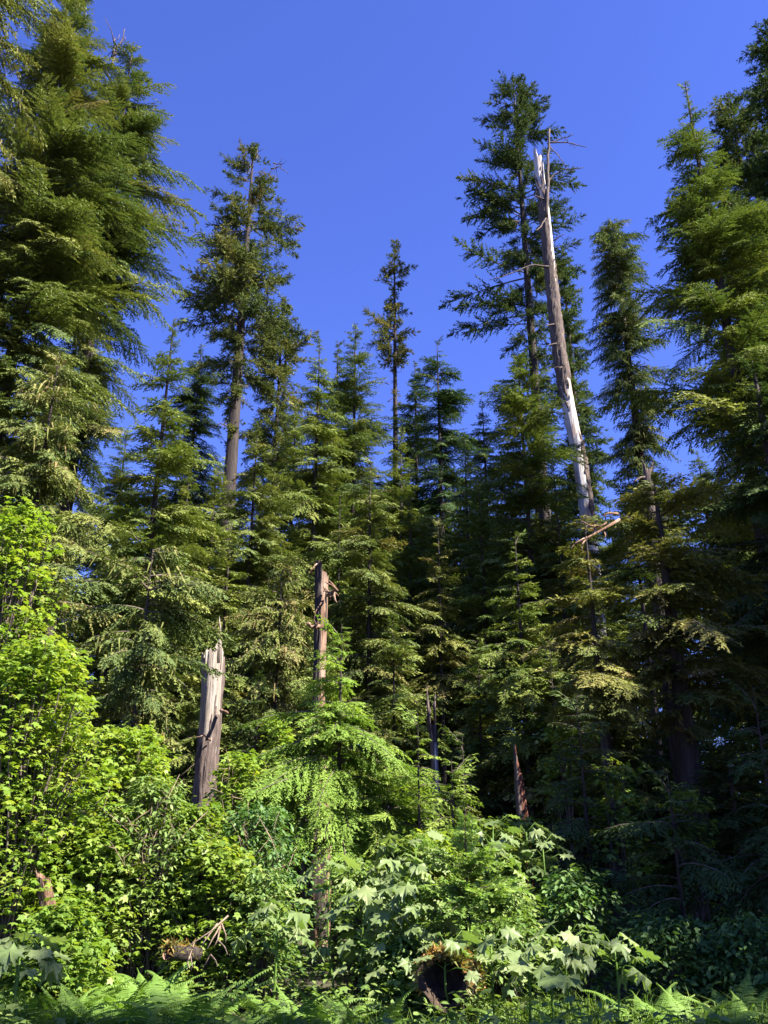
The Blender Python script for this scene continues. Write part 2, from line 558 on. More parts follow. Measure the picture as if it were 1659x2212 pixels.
def crown_points(seed, H, hp, rp, kind, lean=(0, 0), bend=0.0, extra=(), dens=1.0, det=1.0, tint=0.4, tvar=0.12, moss=0.1, gaps=0.0, r0=0.3):
    R = np.random.RandomState(seed)
    hs, rs = np.array(hp[::-1], float), np.array(rp[::-1], float) * WIDE
    h0, h1 = hs[0], hs[-1]
    per, e0, e1 = dict(hemlock=(9.5, 0.02, 0.55), fir=(8.5, -0.15, 0.5), droop=(9.5, -0.05, 0.35), young=(15., 0.10, 0.6), spruce=(19., 0.0, 0.55))[kind]
    nb = int((h1 - h0) * per * dens * DENS) + 6
    h = h0 + (h1 - h0) * (R.rand(nb) ** 0.92)
    if kind in ('spruce', 'fir'):
        step = 0.30 if kind == 'spruce' else 0.8
        h = h0 + np.round((h - h0) / step) * step + R.normal(0, step * 0.13, nb)
    h = np.clip(h, h0, h1 - 0.05)
    az = R.rand(nb) * 2 * math.pi
    L = np.interp(h, hs, rs)
    ph = R.rand(6) * 6.28
    lump = 1 + 0.22 * np.sin(h * 1.7 + 2 * az + ph[0]) + 0.18 * np.sin(h * 3.9 - 3 * az + ph[1]) + 0.14 * np.sin(h * 0.6 + az + ph[2])
    L = L * np.clip(lump, 0.45, 1.5) * R.uniform(0.55, 1.12, nb)
    tt = (h - h0) / (h1 - h0)
    e = e0 + (R.uniform(-0.16, 0.14) if kind not in ('young', 'spruce') else 0.0) + (e1 - e0) * tt ** R.uniform(1.0, 2.2) + R.normal(0, 0.13, nb)
    if gaps > 0:
        kp = (np.sin(h * 1.3 + ph[3]) * np.sin(2 * az + h * 0.8 + ph[4]) > -1 + 1.2 * gaps) | (R.rand(nb) > gaps)
        h, az, L, e = [q[kp] for q in (h, az, L, e)]
    for (eh, ea, eL, ee, ed) in extra:
        h, az, L, e = np.append(h, eh), np.append(az, ea), np.append(L, eL), np.append(e, ee)
    # upright leader
    h = np.append(h, h1 - 0.35)
    az = np.append(az, R.rand() * 6)
    L = np.append(L, 0.55)
    e = np.append(e, 3.0)
    nb = len(h)
    L = np.maximum(L, 0.15)
    cls = np.abs(np.log(L[:, None] * 0.97 / np.array(SIZES)[None])).argmin(1)
    pick = cls * NVAR + R.randint(0, NVAR, nb)
    scl = L / np.array(SIZES)[cls]
    tz = h / H
    base = np.stack([lean[0] * tz + bend * np.sin(tz * 3.1), np.zeros(nb), h], -1)
    rot = np.stack([R.normal(0, 0.25, nb), -np.arctan(e), az], -1)
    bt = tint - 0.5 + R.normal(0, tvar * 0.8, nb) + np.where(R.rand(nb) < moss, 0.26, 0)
    me = bpy.data.meshes.new('crown')
    me.vertices.add(nb)
    me.vertices.foreach_set('co', base.astype(np.float32).ravel())
    for (n_, t_, v_, f_) in (('pick', 'INT', pick.astype(np.int32), 'value'), ('scl', 'FLOAT', scl, 'value'), ('rot', 'FLOAT_VECTOR', rot, 'vector'), ('btint', 'FLOAT', bt, 'value')):
        a = me.attributes.new(n_, t_, 'POINT')
        a.data.foreach_set(f_, (v_ if t_ == 'INT' else v_.astype(np.float32)).ravel())
    me.update()
    return me


DENS, WIDE = 1.35, 1.17


def dead_boughs(t, lines, mat='twig', seed=0):
    R = np.random.RandomState(seed)
    o0 = np.array(t.location)
    for (r_, Yq, pl) in lines:
        q = np.array([at(a, c, Yq) for (a, c) in pl]) - o0
        m_ = np.linspace(0, 1, 3 * len(q))
        s_ = np.linspace(0, 1, len(q))
        qq = np.stack([np.interp(m_, s_, q[:, i]) for i in range(3)], -1)
        qq[1:] += R.normal(0, r_ * 0.5, qq[1:].shape)
        g = Geo()
        tube(g, qq, np.linspace(r_, r_ * 0.3, len(qq)), 5)
        br = obj('dead_branch', g.mesh('dead_branch', [M[mat]]), t)
        g = Geo()
        for _ in range(4):
            i = R.randint(1, len(qq) - 1)
            dv = R.normal(0, 1, 3) * r_ * 7
            tube(g, [qq[i], qq[i] + dv * 0.5 + R.normal(0, r_, 3), qq[i] + dv], [r_ * 0.4, r_ * 0.3, r_ * 0.12], 4)
        obj('twig', g.mesh('twig', [M[mat]]), br)['kind'] = 'stuff'

PROTO = {}
SEED = [11]


def conifer(label, px, py, Y, prof, kind='hemlock', group=None, name='conifer_tree', color=(1, 1, 1), lean=0.0, r0=None, ext=(), cat='tree', keep=None, bark='bark', bend=0.0, leafmat='needle', **kw):
    SEED[0] += 7
    seed = SEED[0]
    top = at(px, py, Y)
    x, z = float(top[0]), float(top[2])
    gz = float(ground(x, Y))
    H = z - gz
    hp, rp = [], []
    for (qy, wpx) in prof:
        pt = at(px, qy, Y)
        hp.append(max(0.3, pt[2] - gz))
        rp.append(max(0.05, wpx * mpp(px, qy, Y)))
    r0 = r0 or max(0.03, 0.0068 * H + 0.02)
    extra = []
    for (qy, epx, e, d) in ext:           # a long bough to the picture's left (negative) or right
        pt = at(px, qy, Y)
        extra.append((pt[2] - gz, (math.pi if epx < 0 else 0.0) + random.Random(seed + qy).uniform(-0.35, 0.35), abs(epx) * mpp(px, qy, Y) * 1.05, e, d))
    t = thing(name, label, cat, (x - lean, Y, gz), group)
    obj('trunk', trunk_mesh(H, r0, (lean, 0), seed, M[bark], bend), t)
    cm = crown_points(seed, H, hp, rp, kind, (lean, 0), bend, extra, r0=r0, **kw)
    co = obj('crown', cm, t, color)
    co['kind'] = 'stuff'
    md = co.modifiers.new('boughs', 'NODES')
    md.node_group = bough_group(kind, leafmat)
    if keep:
        PROTO[keep] = (t, H)
    return t


def copy_tree(key, label, x, Y, H, group, rot, wide=1.0):
    src, H0 = PROTO[key]
    o = src.copy()
    C.objects.link(o)
    o.location = (x, Y, float(ground(x, Y)))
    s = H / H0
    o.scale = (s * wide, s * wide, s)
    o.rotation_euler = (0, 0, rot)
    o['label'] = label
    o['group'] = group
    for ch in src.children:
        c = ch.copy()
        C.objects.link(c)
        c.parent = o
    return o


OLV = (1.0, 1.0, 1.0)
DRK = (0.58, 0.66, 0.66)  # shade of the gloomier trees put into their foliage colour
BRN = (1.04, 0.97, 0.9)
LIT = (1.08, 1.12, 0.95)
YNG = (1.1, 1.15, 0.9)

# --- left wall of old trees
conifer('huge old conifer with drooping lichen-hung boughs cut off by the left picture edge', -20, -330, 20.5,
        [(-330, 5), (-100, 110), (0, 160), (130, 200), (230, 185), (330, 140), (450, 150), (560, 130), (700, 180), (850, 190), (1000, 170), (1150, 170), (1300, 110)],
        'droop', moss=0.25, tint=0.46, dens=1.2, det=1.25, color=BRN, r0=0.55)
conifer('tall dense green conifer whose tip leaves the top edge at upper left', 172, -30, 27,
        [(-30, 5), (50, 55), (150, 90), (300, 120), (450, 145), (650, 175), (850, 165), (1000, 150), (1200, 130)],
        'hemlock', dens=1.15, det=1.2, tint=0.45, moss=0.22, r0=0.34, color=OLV)
T3 = conifer('tall conifer with ragged upswept boughs against the sky, right edge of the left wall', 288, 92, 31,
        [(92, 4), (150, 40), (220, 70), (300, 90), (400, 120), (500, 125), (600, 115), (700, 95), (850, 110), (1000, 120), (1200, 130)],
        'hemlock', dens=1.0, det=1.05, tint=0.40, moss=0.2, r0=0.34, ext=[(400, 145, .25, .45), (470, 150, .2, .5), (560, 135, .2, .5), (300, 110, .3, .4), (620, 130, .1, .5)])
dead_boughs(T3, [(0.06, 30.5, [(238, 150), (250, 110), (262, 88), (271, 62)]), (0.07, 30.5, [(243, 125), (246, 100), (245, 80)]), (0.04, 30.5, [(255, 100), (268, 108), (274, 120)]), (0.05, 30.5, [(236, 170), (228, 140), (226, 128)])], 'bark_grey', 1)
conifer('slim feathery light green hemlock left of the tall clumpy fir', 376, 688, 24,
        [(688, 2), (760, 22), (850, 42), (950, 68), (1050, 90), (1200, 120), (1350, 130), (1550, 110)],
        'hemlock', det=1.3, tint=0.45, moss=0.06, color=LIT, r0=0.16, keep='hemA', dens=1.15)
conifer('dome-topped conifer with brownish drooping boughs above the left broken snag', 330, 1185, 18.5,
        [(1185, 40), (1230, 95), (1320, 135), (1420, 130), (1500, 90), (1600, 70)],
        'droop', det=1.5, tint=0.40, moss=0.10, color=OLV, dens=1.3)
conifer('dark lichen-hung conifer standing low behind the bright maple at left', 130, 760, 22.5,
        [(760, 5), (880, 80), (1000, 110), (1150, 130), (1300, 150), (1500, 140)],
        'droop', det=1.1, tint=0.47, moss=0.3, color=OLV)

# --- centre, back to front
T5 = conifer('tall old fir with clumpy ragged crown and long bare dark trunk left of centre', 548, 318, 46,
        [(318, 8), (345, 35), (400, 62), (470, 80), (560, 85), (640, 110), (700, 110), (770, 70), (830, 60), (900, 25), (960, 20)],
        'fir', dens=1.35, det=0.9, tint=0.38, tvar=0.16, moss=0.15, gaps=0.75, color=(0.85, 0.8, 0.78), r0=0.50, bark='bark', ext=[(630, 105, .2, .3), (650, -125, .1, .3), (470, 85, .2, .2), (690, -130, 0, .3)])
dead_boughs(T5, [(0.06, 45.5, [(552, 345), (556, 325), (551, 312)]), (0.05, 45.5, [(585, 365), (605, 360), (622, 374)]), (0.05, 45.5, [(590, 352), (603, 355), (612, 356)]), (0.06, 45.5, [(520, 500), (490, 498), (468, 520)]), (0.06, 45.4, [(500, 840), (520, 832), (538, 838)]), (0.05, 45.4, [(492, 920), (475, 915), (462, 922)])], 'twig', 2)
conifer('short round-shouldered conifer beside the clumpy fir', 612, 640, 50,
        [(640, 3), (690, 32), (740, 50), (800, 60), (900, 72), (1000, 70), (1100, 60)], 'fir', dens=1.5, tint=0.40, moss=0.15, color=(1, .93, .9))
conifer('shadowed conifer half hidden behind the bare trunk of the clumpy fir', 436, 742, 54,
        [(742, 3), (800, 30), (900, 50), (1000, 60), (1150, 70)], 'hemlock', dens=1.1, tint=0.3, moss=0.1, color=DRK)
conifer('dark tapering hemlock in the centre skyline, left of the ragged spruce', 768, 700, 40,
        [(700, 2), (740, 18), (800, 38), (880, 55), (1000, 75), (1150, 90), (1300, 90)], 'hemlock', tint=0.36, dens=1.15, moss=0.04, keep='hemB')
conifer('thin-tipped hemlock squeezed between two taller hemlocks on the centre skyline', 730, 738, 44,
        [(738, 2), (800, 20), (900, 45), (1050, 70), (1200, 80)], 'hemlock', tint=0.38, dens=1.1, moss=0.05)
conifer('light olive hemlock with a fine pale tip on the skyline left of centre', 691, 733, 35,
        [(733, 2), (790, 18), (850, 36), (950, 62), (1050, 85), (1200, 110), (1400, 120), (1550, 110)], 'hemlock', det=1.1, tint=0.5, dens=1.2, moss=0.08, color=LIT)
conifer('olive hemlock whose tip reaches the foot of the bare fir trunk', 556, 925, 31,
        [(925, 2), (1000, 35), (1100, 65), (1250, 95), (1400, 115), (1600, 120)], 'hemlock', det=1.15, tint=0.47, dens=1.25, moss=0.08, color=OLV)
T6 = conifer('narrow ragged brownish spruce standing alone against the sky at centre', 852, 520, 52,
        [(520, 5), (545, 20), (580, 26), (605, 32), (625, 14), (650, 16), (690, 40), (720, 50), (760, 42), (790, 24), (800, 8), (840, 6), (870, 20)],
        'fir', dens=1.5, det=1.2, tint=0.44, tvar=0.18, moss=0.3, gaps=0.55, color=(0.95, 0.82, 0.76), r0=0.34, lean=0.0)
dead_boughs(T6, [(0.045, 51.6, [(843, 795), (860, 785), (868, 792), (866, 803)]), (0.04, 51.6, [(840, 830), (828, 824), (822, 828)]), (0.04, 51.6, [(838, 868), (850, 858), (858, 860)]), (0.035, 51.6, [(845, 780), (832, 776), (826, 784)])], 'bark_grey', 3)
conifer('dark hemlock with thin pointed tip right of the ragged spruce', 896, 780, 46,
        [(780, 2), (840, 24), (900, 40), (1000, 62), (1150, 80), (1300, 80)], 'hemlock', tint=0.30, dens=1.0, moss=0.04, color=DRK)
conifer('dark open-tiered hemlock with pointed upturned boughs right of centre', 944, 735, 42,
        [(735, 2), (790, 34), (840, 52), (880, 68), (930, 62), (1000, 70), (1150, 80), (1300, 80)],
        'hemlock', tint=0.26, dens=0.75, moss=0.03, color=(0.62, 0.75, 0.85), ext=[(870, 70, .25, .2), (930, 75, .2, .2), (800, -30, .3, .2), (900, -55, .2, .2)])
conifer('small pale-tipped hemlock low in the skyline gap right of centre', 1042, 875, 48,
        [(875, 2), (930, 24), (1000, 48), (1100, 62), (1250, 75)], 'hemlock', tint=0.36, moss=0.04, keep='hemC')
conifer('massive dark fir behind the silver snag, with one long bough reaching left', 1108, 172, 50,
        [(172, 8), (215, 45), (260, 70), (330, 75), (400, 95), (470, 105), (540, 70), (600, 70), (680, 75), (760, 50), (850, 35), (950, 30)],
        'fir', dens=1.3, det=0.85, tint=0.26, tvar=0.10, moss=0.06, gaps=0.75, color=(0.68, 0.7, 0.68), r0=0.50,  # its shaded near side is put into the darker foliage colour
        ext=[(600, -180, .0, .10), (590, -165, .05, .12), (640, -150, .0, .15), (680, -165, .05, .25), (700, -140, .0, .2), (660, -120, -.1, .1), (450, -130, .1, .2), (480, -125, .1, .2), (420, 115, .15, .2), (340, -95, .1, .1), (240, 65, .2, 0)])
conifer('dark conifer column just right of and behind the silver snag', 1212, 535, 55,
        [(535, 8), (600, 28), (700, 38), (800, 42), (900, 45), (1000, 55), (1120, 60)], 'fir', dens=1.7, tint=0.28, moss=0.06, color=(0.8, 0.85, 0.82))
conifer('round-topped drooping spruce standing alone right of the silver snag', 1322, 480, 44,
        [(480, 22), (505, 40), (545, 52), (580, 62), (610, 45), (680, 58), (760, 66), (850, 64), (930, 60), (1000, 50), (1080, 60), (1150, 60)],
        'droop', dens=1.25, det=0.95, tint=0.33, moss=0.2, color=(0.85, 0.85, 0.85), r0=0.42)
conifer('dense light olive hemlock leaning over the foot of the silver snag', 1118, 768, 32,
        [(768, 10), (800, 28), (850, 48), (920, 66), (1000, 92), (1080, 115), (1200, 125), (1350, 120), (1500, 100)],
        'hemlock', det=1.2, tint=0.46, dens=1.5, moss=0.05, color=LIT)
conifer('olive-brown hemlock behind the leaning brown snag at centre', 800, 985, 28,
        [(985, 2), (1060, 35), (1150, 60), (1300, 90), (1450, 110), (1600, 110)], 'hemlock', det=1.2, tint=0.50, dens=1.3, moss=0.2, color=OLV)
conifer('thin hemlock with pale visible stem and dark underside right of centre', 946, 1120, 29,
        [(1120, 2), (1200, 26), (1280, 42), (1380, 66), (1480, 80), (1560, 60)], 'hemlock', det=1.1, tint=0.5, dens=1.1, moss=0.25, color=BRN)
conifer('light green open spire hemlock in front of the dark right-hand forest', 1112, 1150, 23,
        [(1150, 2), (1220, 26), (1300, 48), (1400, 78), (1520, 105), (1650, 115), (1750, 80)], 'hemlock', det=1.4, tint=0.42, dens=1.2, moss=0.05, color=YNG, r0=0.10)
conifer('rounded brownish hemlock between the two broken snags at left', 610, 1215, 25,
        [(1215, 15), (1270, 55), (1350, 85), (1450, 105), (1600, 105), (1680, 70)], 'droop', det=1.2, tint=0.5, dens=1.3, moss=0.3, color=OLV)

WALL = (
    'feathery young hemlock just left of the long bare fir trunk',
    'feathery young hemlock right under the short round-shouldered conifer',
    'feathery young hemlock at the foot of the ragged brownish spruce',
    'feathery young hemlock below and right of the open-tiered dark hemlock',
    'feathery young hemlock low at centre, below the ragged spruce',
    'feathery young hemlock directly above the left broken snag',
    'feathery young hemlock directly above the brown centre snag',
    'feathery young hemlock under the small pale-tipped skyline hemlock',
    'feathery young hemlock at the right flank of the slim light green hemlock',
    'feathery young hemlock just left of the silver snag foot',
)
for lab, (px, py, Yq, s) in zip(WALL, ((470, 985, 34, .9), (640, 868, 39, .9), (866, 935, 37, 1.), (1003, 945, 36, .9), (885, 1075, 32, 1.), (500, 1120, 28, .9), (735, 1060, 30, 1.), (1035, 1050, 30, 1.), (410, 1010, 30, .8), (1195, 1000, 30, .8))):
    conifer(lab, px, py, Yq,
            [(py, 2), (py + 70, 26 * s), (py + 150, 48 * s), (py + 280, 78 * s), (py + 430, 98 * s), (py + 560, 90 * s)], 'hemlock', group='young hemlocks in the centre wall', tint=0.44 + 0.1 * s * (px % 3 - 1), dens=1.35, moss=0.06, color=LIT)

LOWALL = (('bushy olive hemlock right behind the left broken snag', 470, 1370, 25), ('bushy olive hemlock between the slim splintered snag and the centre snag', 850, 1340, 26),
          ('bushy olive hemlock just above the slim splintered snag', 945, 1330, 33), ('bushy light hemlock left of the open spire hemlock', 1030, 1370, 25),
          ('bushy light hemlock right of the open spire hemlock, above the red stump', 1185, 1370, 22.5), ('bushy olive hemlock close behind the centre snag', 690, 1400, 24))
for lab, px, py, Yq in LOWALL:
    conifer(lab, px, py, Yq, [(py, 4), (py + 60, 40), (py + 150, 75), (py + 260, 95), (py + 400, 95)], 'hemlock', tint=0.42 + 0.04 * (px % 4 - 1.5), dens=1.6, moss=0.1, color=LIT)

# --- right side
conifer('tall hemlock with thin wispy tip and long left boughs near the right edge', 1480, 178, 26,
        [(178, 2), (230, 14), (290, 34), (340, 60), (450, 88), (540, 112), (650, 135), (800, 155), (1000, 165), (1150, 150)],
        'hemlock', det=1.25, tint=0.42, dens=1.05, moss=0.12, color=LIT, r0=0.30, ext=[(440, -112, .15, .3), (460, -95, .15, .35), (560, -120, .1, .4), (590, -110, .1, .4), (320, -65, .25, .4), (640, -120, 0, .4)])
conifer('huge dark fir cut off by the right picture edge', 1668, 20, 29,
        [(20, 8), (60, 35), (120, 65), (250, 100), (400, 150), (600, 180), (900, 190), (1150, 180)], 'fir', dens=2.0, det=1.0, tint=0.27, moss=0.05, color=(0.7, 0.75, 0.7), r0=0.6)  # foliage colour darkened to paint in the side turned from the sun
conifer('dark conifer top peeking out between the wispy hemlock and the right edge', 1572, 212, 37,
        [(212, 14), (250, 40), (330, 62), (450, 82), (600, 105), (900, 130)], 'fir', dens=1.9, tint=0.32, moss=0.1, color=(0.8, 0.8, 0.78))  # dimmed foliage colour stands in for shade here too
conifer('hump-topped conifer with brown mossy drooping boughs at right, thick trunk below', 1412, 1035, 18,
        [(1035, 25), (1060, 55), (1110, 85), (1180, 125), (1260, 150), (1360, 160), (1480, 150), (1600, 110)], 'hemlock', det=1.45, tint=0.50, tvar=0.16, dens=1.3, moss=0.3, color=(0.9, 0.84, 0.8), r0=0.27)
conifer('brownish hemlock spreading below the foot of the silver snag, left of the hump-topped conifer', 1262, 1118, 17.6,
        [(1118, 12), (1160, 45), (1220, 70), (1320, 95), (1420, 105), (1560, 90)], 'hemlock', det=1.3, tint=0.55, dens=1.3, moss=0.3, color=(1.0, 0.92, 0.85), r0=0.12)
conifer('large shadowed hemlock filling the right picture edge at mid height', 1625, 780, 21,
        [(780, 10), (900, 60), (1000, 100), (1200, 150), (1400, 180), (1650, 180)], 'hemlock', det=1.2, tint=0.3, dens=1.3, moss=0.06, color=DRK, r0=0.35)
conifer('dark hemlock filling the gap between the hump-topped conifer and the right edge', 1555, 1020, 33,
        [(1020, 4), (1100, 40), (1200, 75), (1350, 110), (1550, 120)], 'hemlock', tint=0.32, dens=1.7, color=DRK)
conifer('small bright hemlock tip in the gap beneath the round-topped spruce', 1352, 985, 30,
        [(985, 2), (1040, 24), (1120, 50), (1250, 80)], 'hemlock', det=1.1, tint=0.42, dens=1.4, color=YNG)
conifer('dim hemlock left of the thick trunk in the right-hand shade', 1290, 1300, 21,
        [(1300, 5), (1380, 50), (1500, 90), (1650, 120), (1800, 120)], 'hemlock', det=1.3, tint=0.4, dens=1.3, moss=0.15, color=OLV)
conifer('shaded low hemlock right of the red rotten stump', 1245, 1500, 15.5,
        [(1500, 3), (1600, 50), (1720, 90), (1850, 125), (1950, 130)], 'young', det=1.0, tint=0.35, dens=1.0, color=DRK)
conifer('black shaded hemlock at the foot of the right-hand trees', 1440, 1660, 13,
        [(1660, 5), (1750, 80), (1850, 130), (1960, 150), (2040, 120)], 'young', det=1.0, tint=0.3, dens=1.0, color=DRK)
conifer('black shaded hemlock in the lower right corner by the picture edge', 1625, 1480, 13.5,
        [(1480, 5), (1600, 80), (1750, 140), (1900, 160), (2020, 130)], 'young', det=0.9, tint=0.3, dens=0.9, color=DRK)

# --- young bright trees in the clearing
conifer('bright young hemlock with drooping tip in front of the brown centre snag', 738, 1345, 16.3,
        [(1350, 4), (1400, 30), (1470, 68), (1560, 110), (1680, 145), (1780, 150), (1830, 120)], 'young', det=1.1, tint=0.5, dens=1.5, leafmat='needle_young', color=(1.0, 1.05, 1.0))
conifer('slender bright sapling with bare dark lower stem right of centre', 902, 1530, 15.5,
        [(1530, 2), (1580, 18), (1660, 34), (1740, 45), (1790, 40)], 'young', det=1.0, tint=0.55, dens=0.8, leafmat='needle_young', r0=0.035)
conifer('bright bushy young hemlock between the centre snag and the slender sapling', 838, 1600, 16.2,
        [(1600, 6), (1660, 55), (1750, 90), (1850, 110), (1920, 90)], 'young', det=1.0, tint=0.6, dens=1.4, leafmat='needle_young')
conifer('bright young hemlock right of the slender sapling, left of the dark gap', 975, 1640, 14.6,
        [(1640, 3), (1700, 42), (1780, 72), (1880, 85), (1950, 70)], 'young', det=1.0, tint=0.62, dens=1.3, leafmat='needle_young')
conifer('small dim sapling with nodding tip in the dark gap right of centre', 998, 1580, 16.8,
        [(1580, 2), (1640, 16), (1720, 28), (1820, 40)], 'young', det=1.0, tint=0.3, dens=0.9)
conifer('small bright spruce with spreading tiers beside the pale broad leaves', 1005, 1788, 11.2,
        [(1788, 3), (1830, 45), (1890, 80), (1960, 100), (2030, 95), (2060, 70)], 'spruce', det=1.0, tint=0.55, dens=2.6, leafmat='needle_young', color=(1.0, 1.05, 1.35))

# --- deep background rows, and unseen trees placed beyond the right edge to shade the view
rr = random.Random(5)
k = 0
for (yy, lo, hi, nrow) in ((41, 1090, 1260, 13), (58, 930, 1120, 17), (74, 960, 1090, 17)):
    for i in range(nrow):
        px = -150 + (i + rr.uniform(0.2, 0.8)) * 1960 / nrow
        Yq = yy + rr.uniform(-3.5, 3.5)
        py = rr.uniform(lo, hi)
        if 1235 < px < 1330 and py < 1080:
            py = 1090
        tp = at(px, py, Yq)
        copy_tree(('hemA', 'hemB', 'hemC')[k % 3], 'dim conifer deep in the forest behind the nearer trees', float(tp[0]), Yq, float(tp[2]), 'conifers deep in the forest', rr.uniform(0, 6.3), rr.uniform(1.2, 1.7))
        k += 1
for (x, y, H) in ((16, 8, 20), (19, 11, 24), (18, 16, 21), (22, 5, 27), (21, 21, 28), (25, 14, 31), (13, 0.0, 17), (13.5, 14.5, 17), (16.5, 4, 13), (9.8, 8.9, 10.5), (11.3, 11.2, 12.5), (10.8, 15.2, 14.5), (12.5, 18, 14), (11, 2.2, 18.5), (9.6, 5.8, 9.5)):
    copy_tree(('hemA', 'hemB')[k % 2], 'unseen conifer outside the right picture edge, placed to cast shade', x, y, H, 'unseen shade conifers outside the right edge', rr.uniform(0, 6.3), 1.5)
    k += 1
# --- low shaded conifers that close the forest under the big crowns
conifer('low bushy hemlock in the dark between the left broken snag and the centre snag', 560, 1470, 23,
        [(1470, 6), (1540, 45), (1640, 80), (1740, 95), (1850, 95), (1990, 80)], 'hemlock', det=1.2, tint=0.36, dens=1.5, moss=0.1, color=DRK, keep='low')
k = 0
for (yy, lo, hi, nrow) in ((27, 1480, 1620, 9), (34, 1380, 1560, 13), (46, 1350, 1500, 16)):
    for i in range(nrow):
        px = -120 + (i + rr.uniform(0.2, 0.8)) * 1900 / nrow
        Yq = yy + rr.uniform(-3, 3)
        tp = at(px, rr.uniform(lo, hi), Yq)
        copy_tree('low', 'low shaded conifer in the forest gloom under taller trees', float(tp[0]), Yq, float(tp[2]), 'low conifers in the forest gloom', rr.uniform(0, 6.3), rr.uniform(1.1, 1.7))
        k += 1


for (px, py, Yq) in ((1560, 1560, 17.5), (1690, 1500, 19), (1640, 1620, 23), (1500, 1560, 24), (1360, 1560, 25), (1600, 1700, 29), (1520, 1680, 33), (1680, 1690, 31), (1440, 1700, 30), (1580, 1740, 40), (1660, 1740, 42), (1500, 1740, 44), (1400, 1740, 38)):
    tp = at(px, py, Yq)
    copy_tree('low', 'low shaded conifer in the forest gloom under taller trees', float(tp[0]), Yq, float(tp[2]), 'low conifers in the forest gloom', rr.uniform(0, 6.3), 1.5)


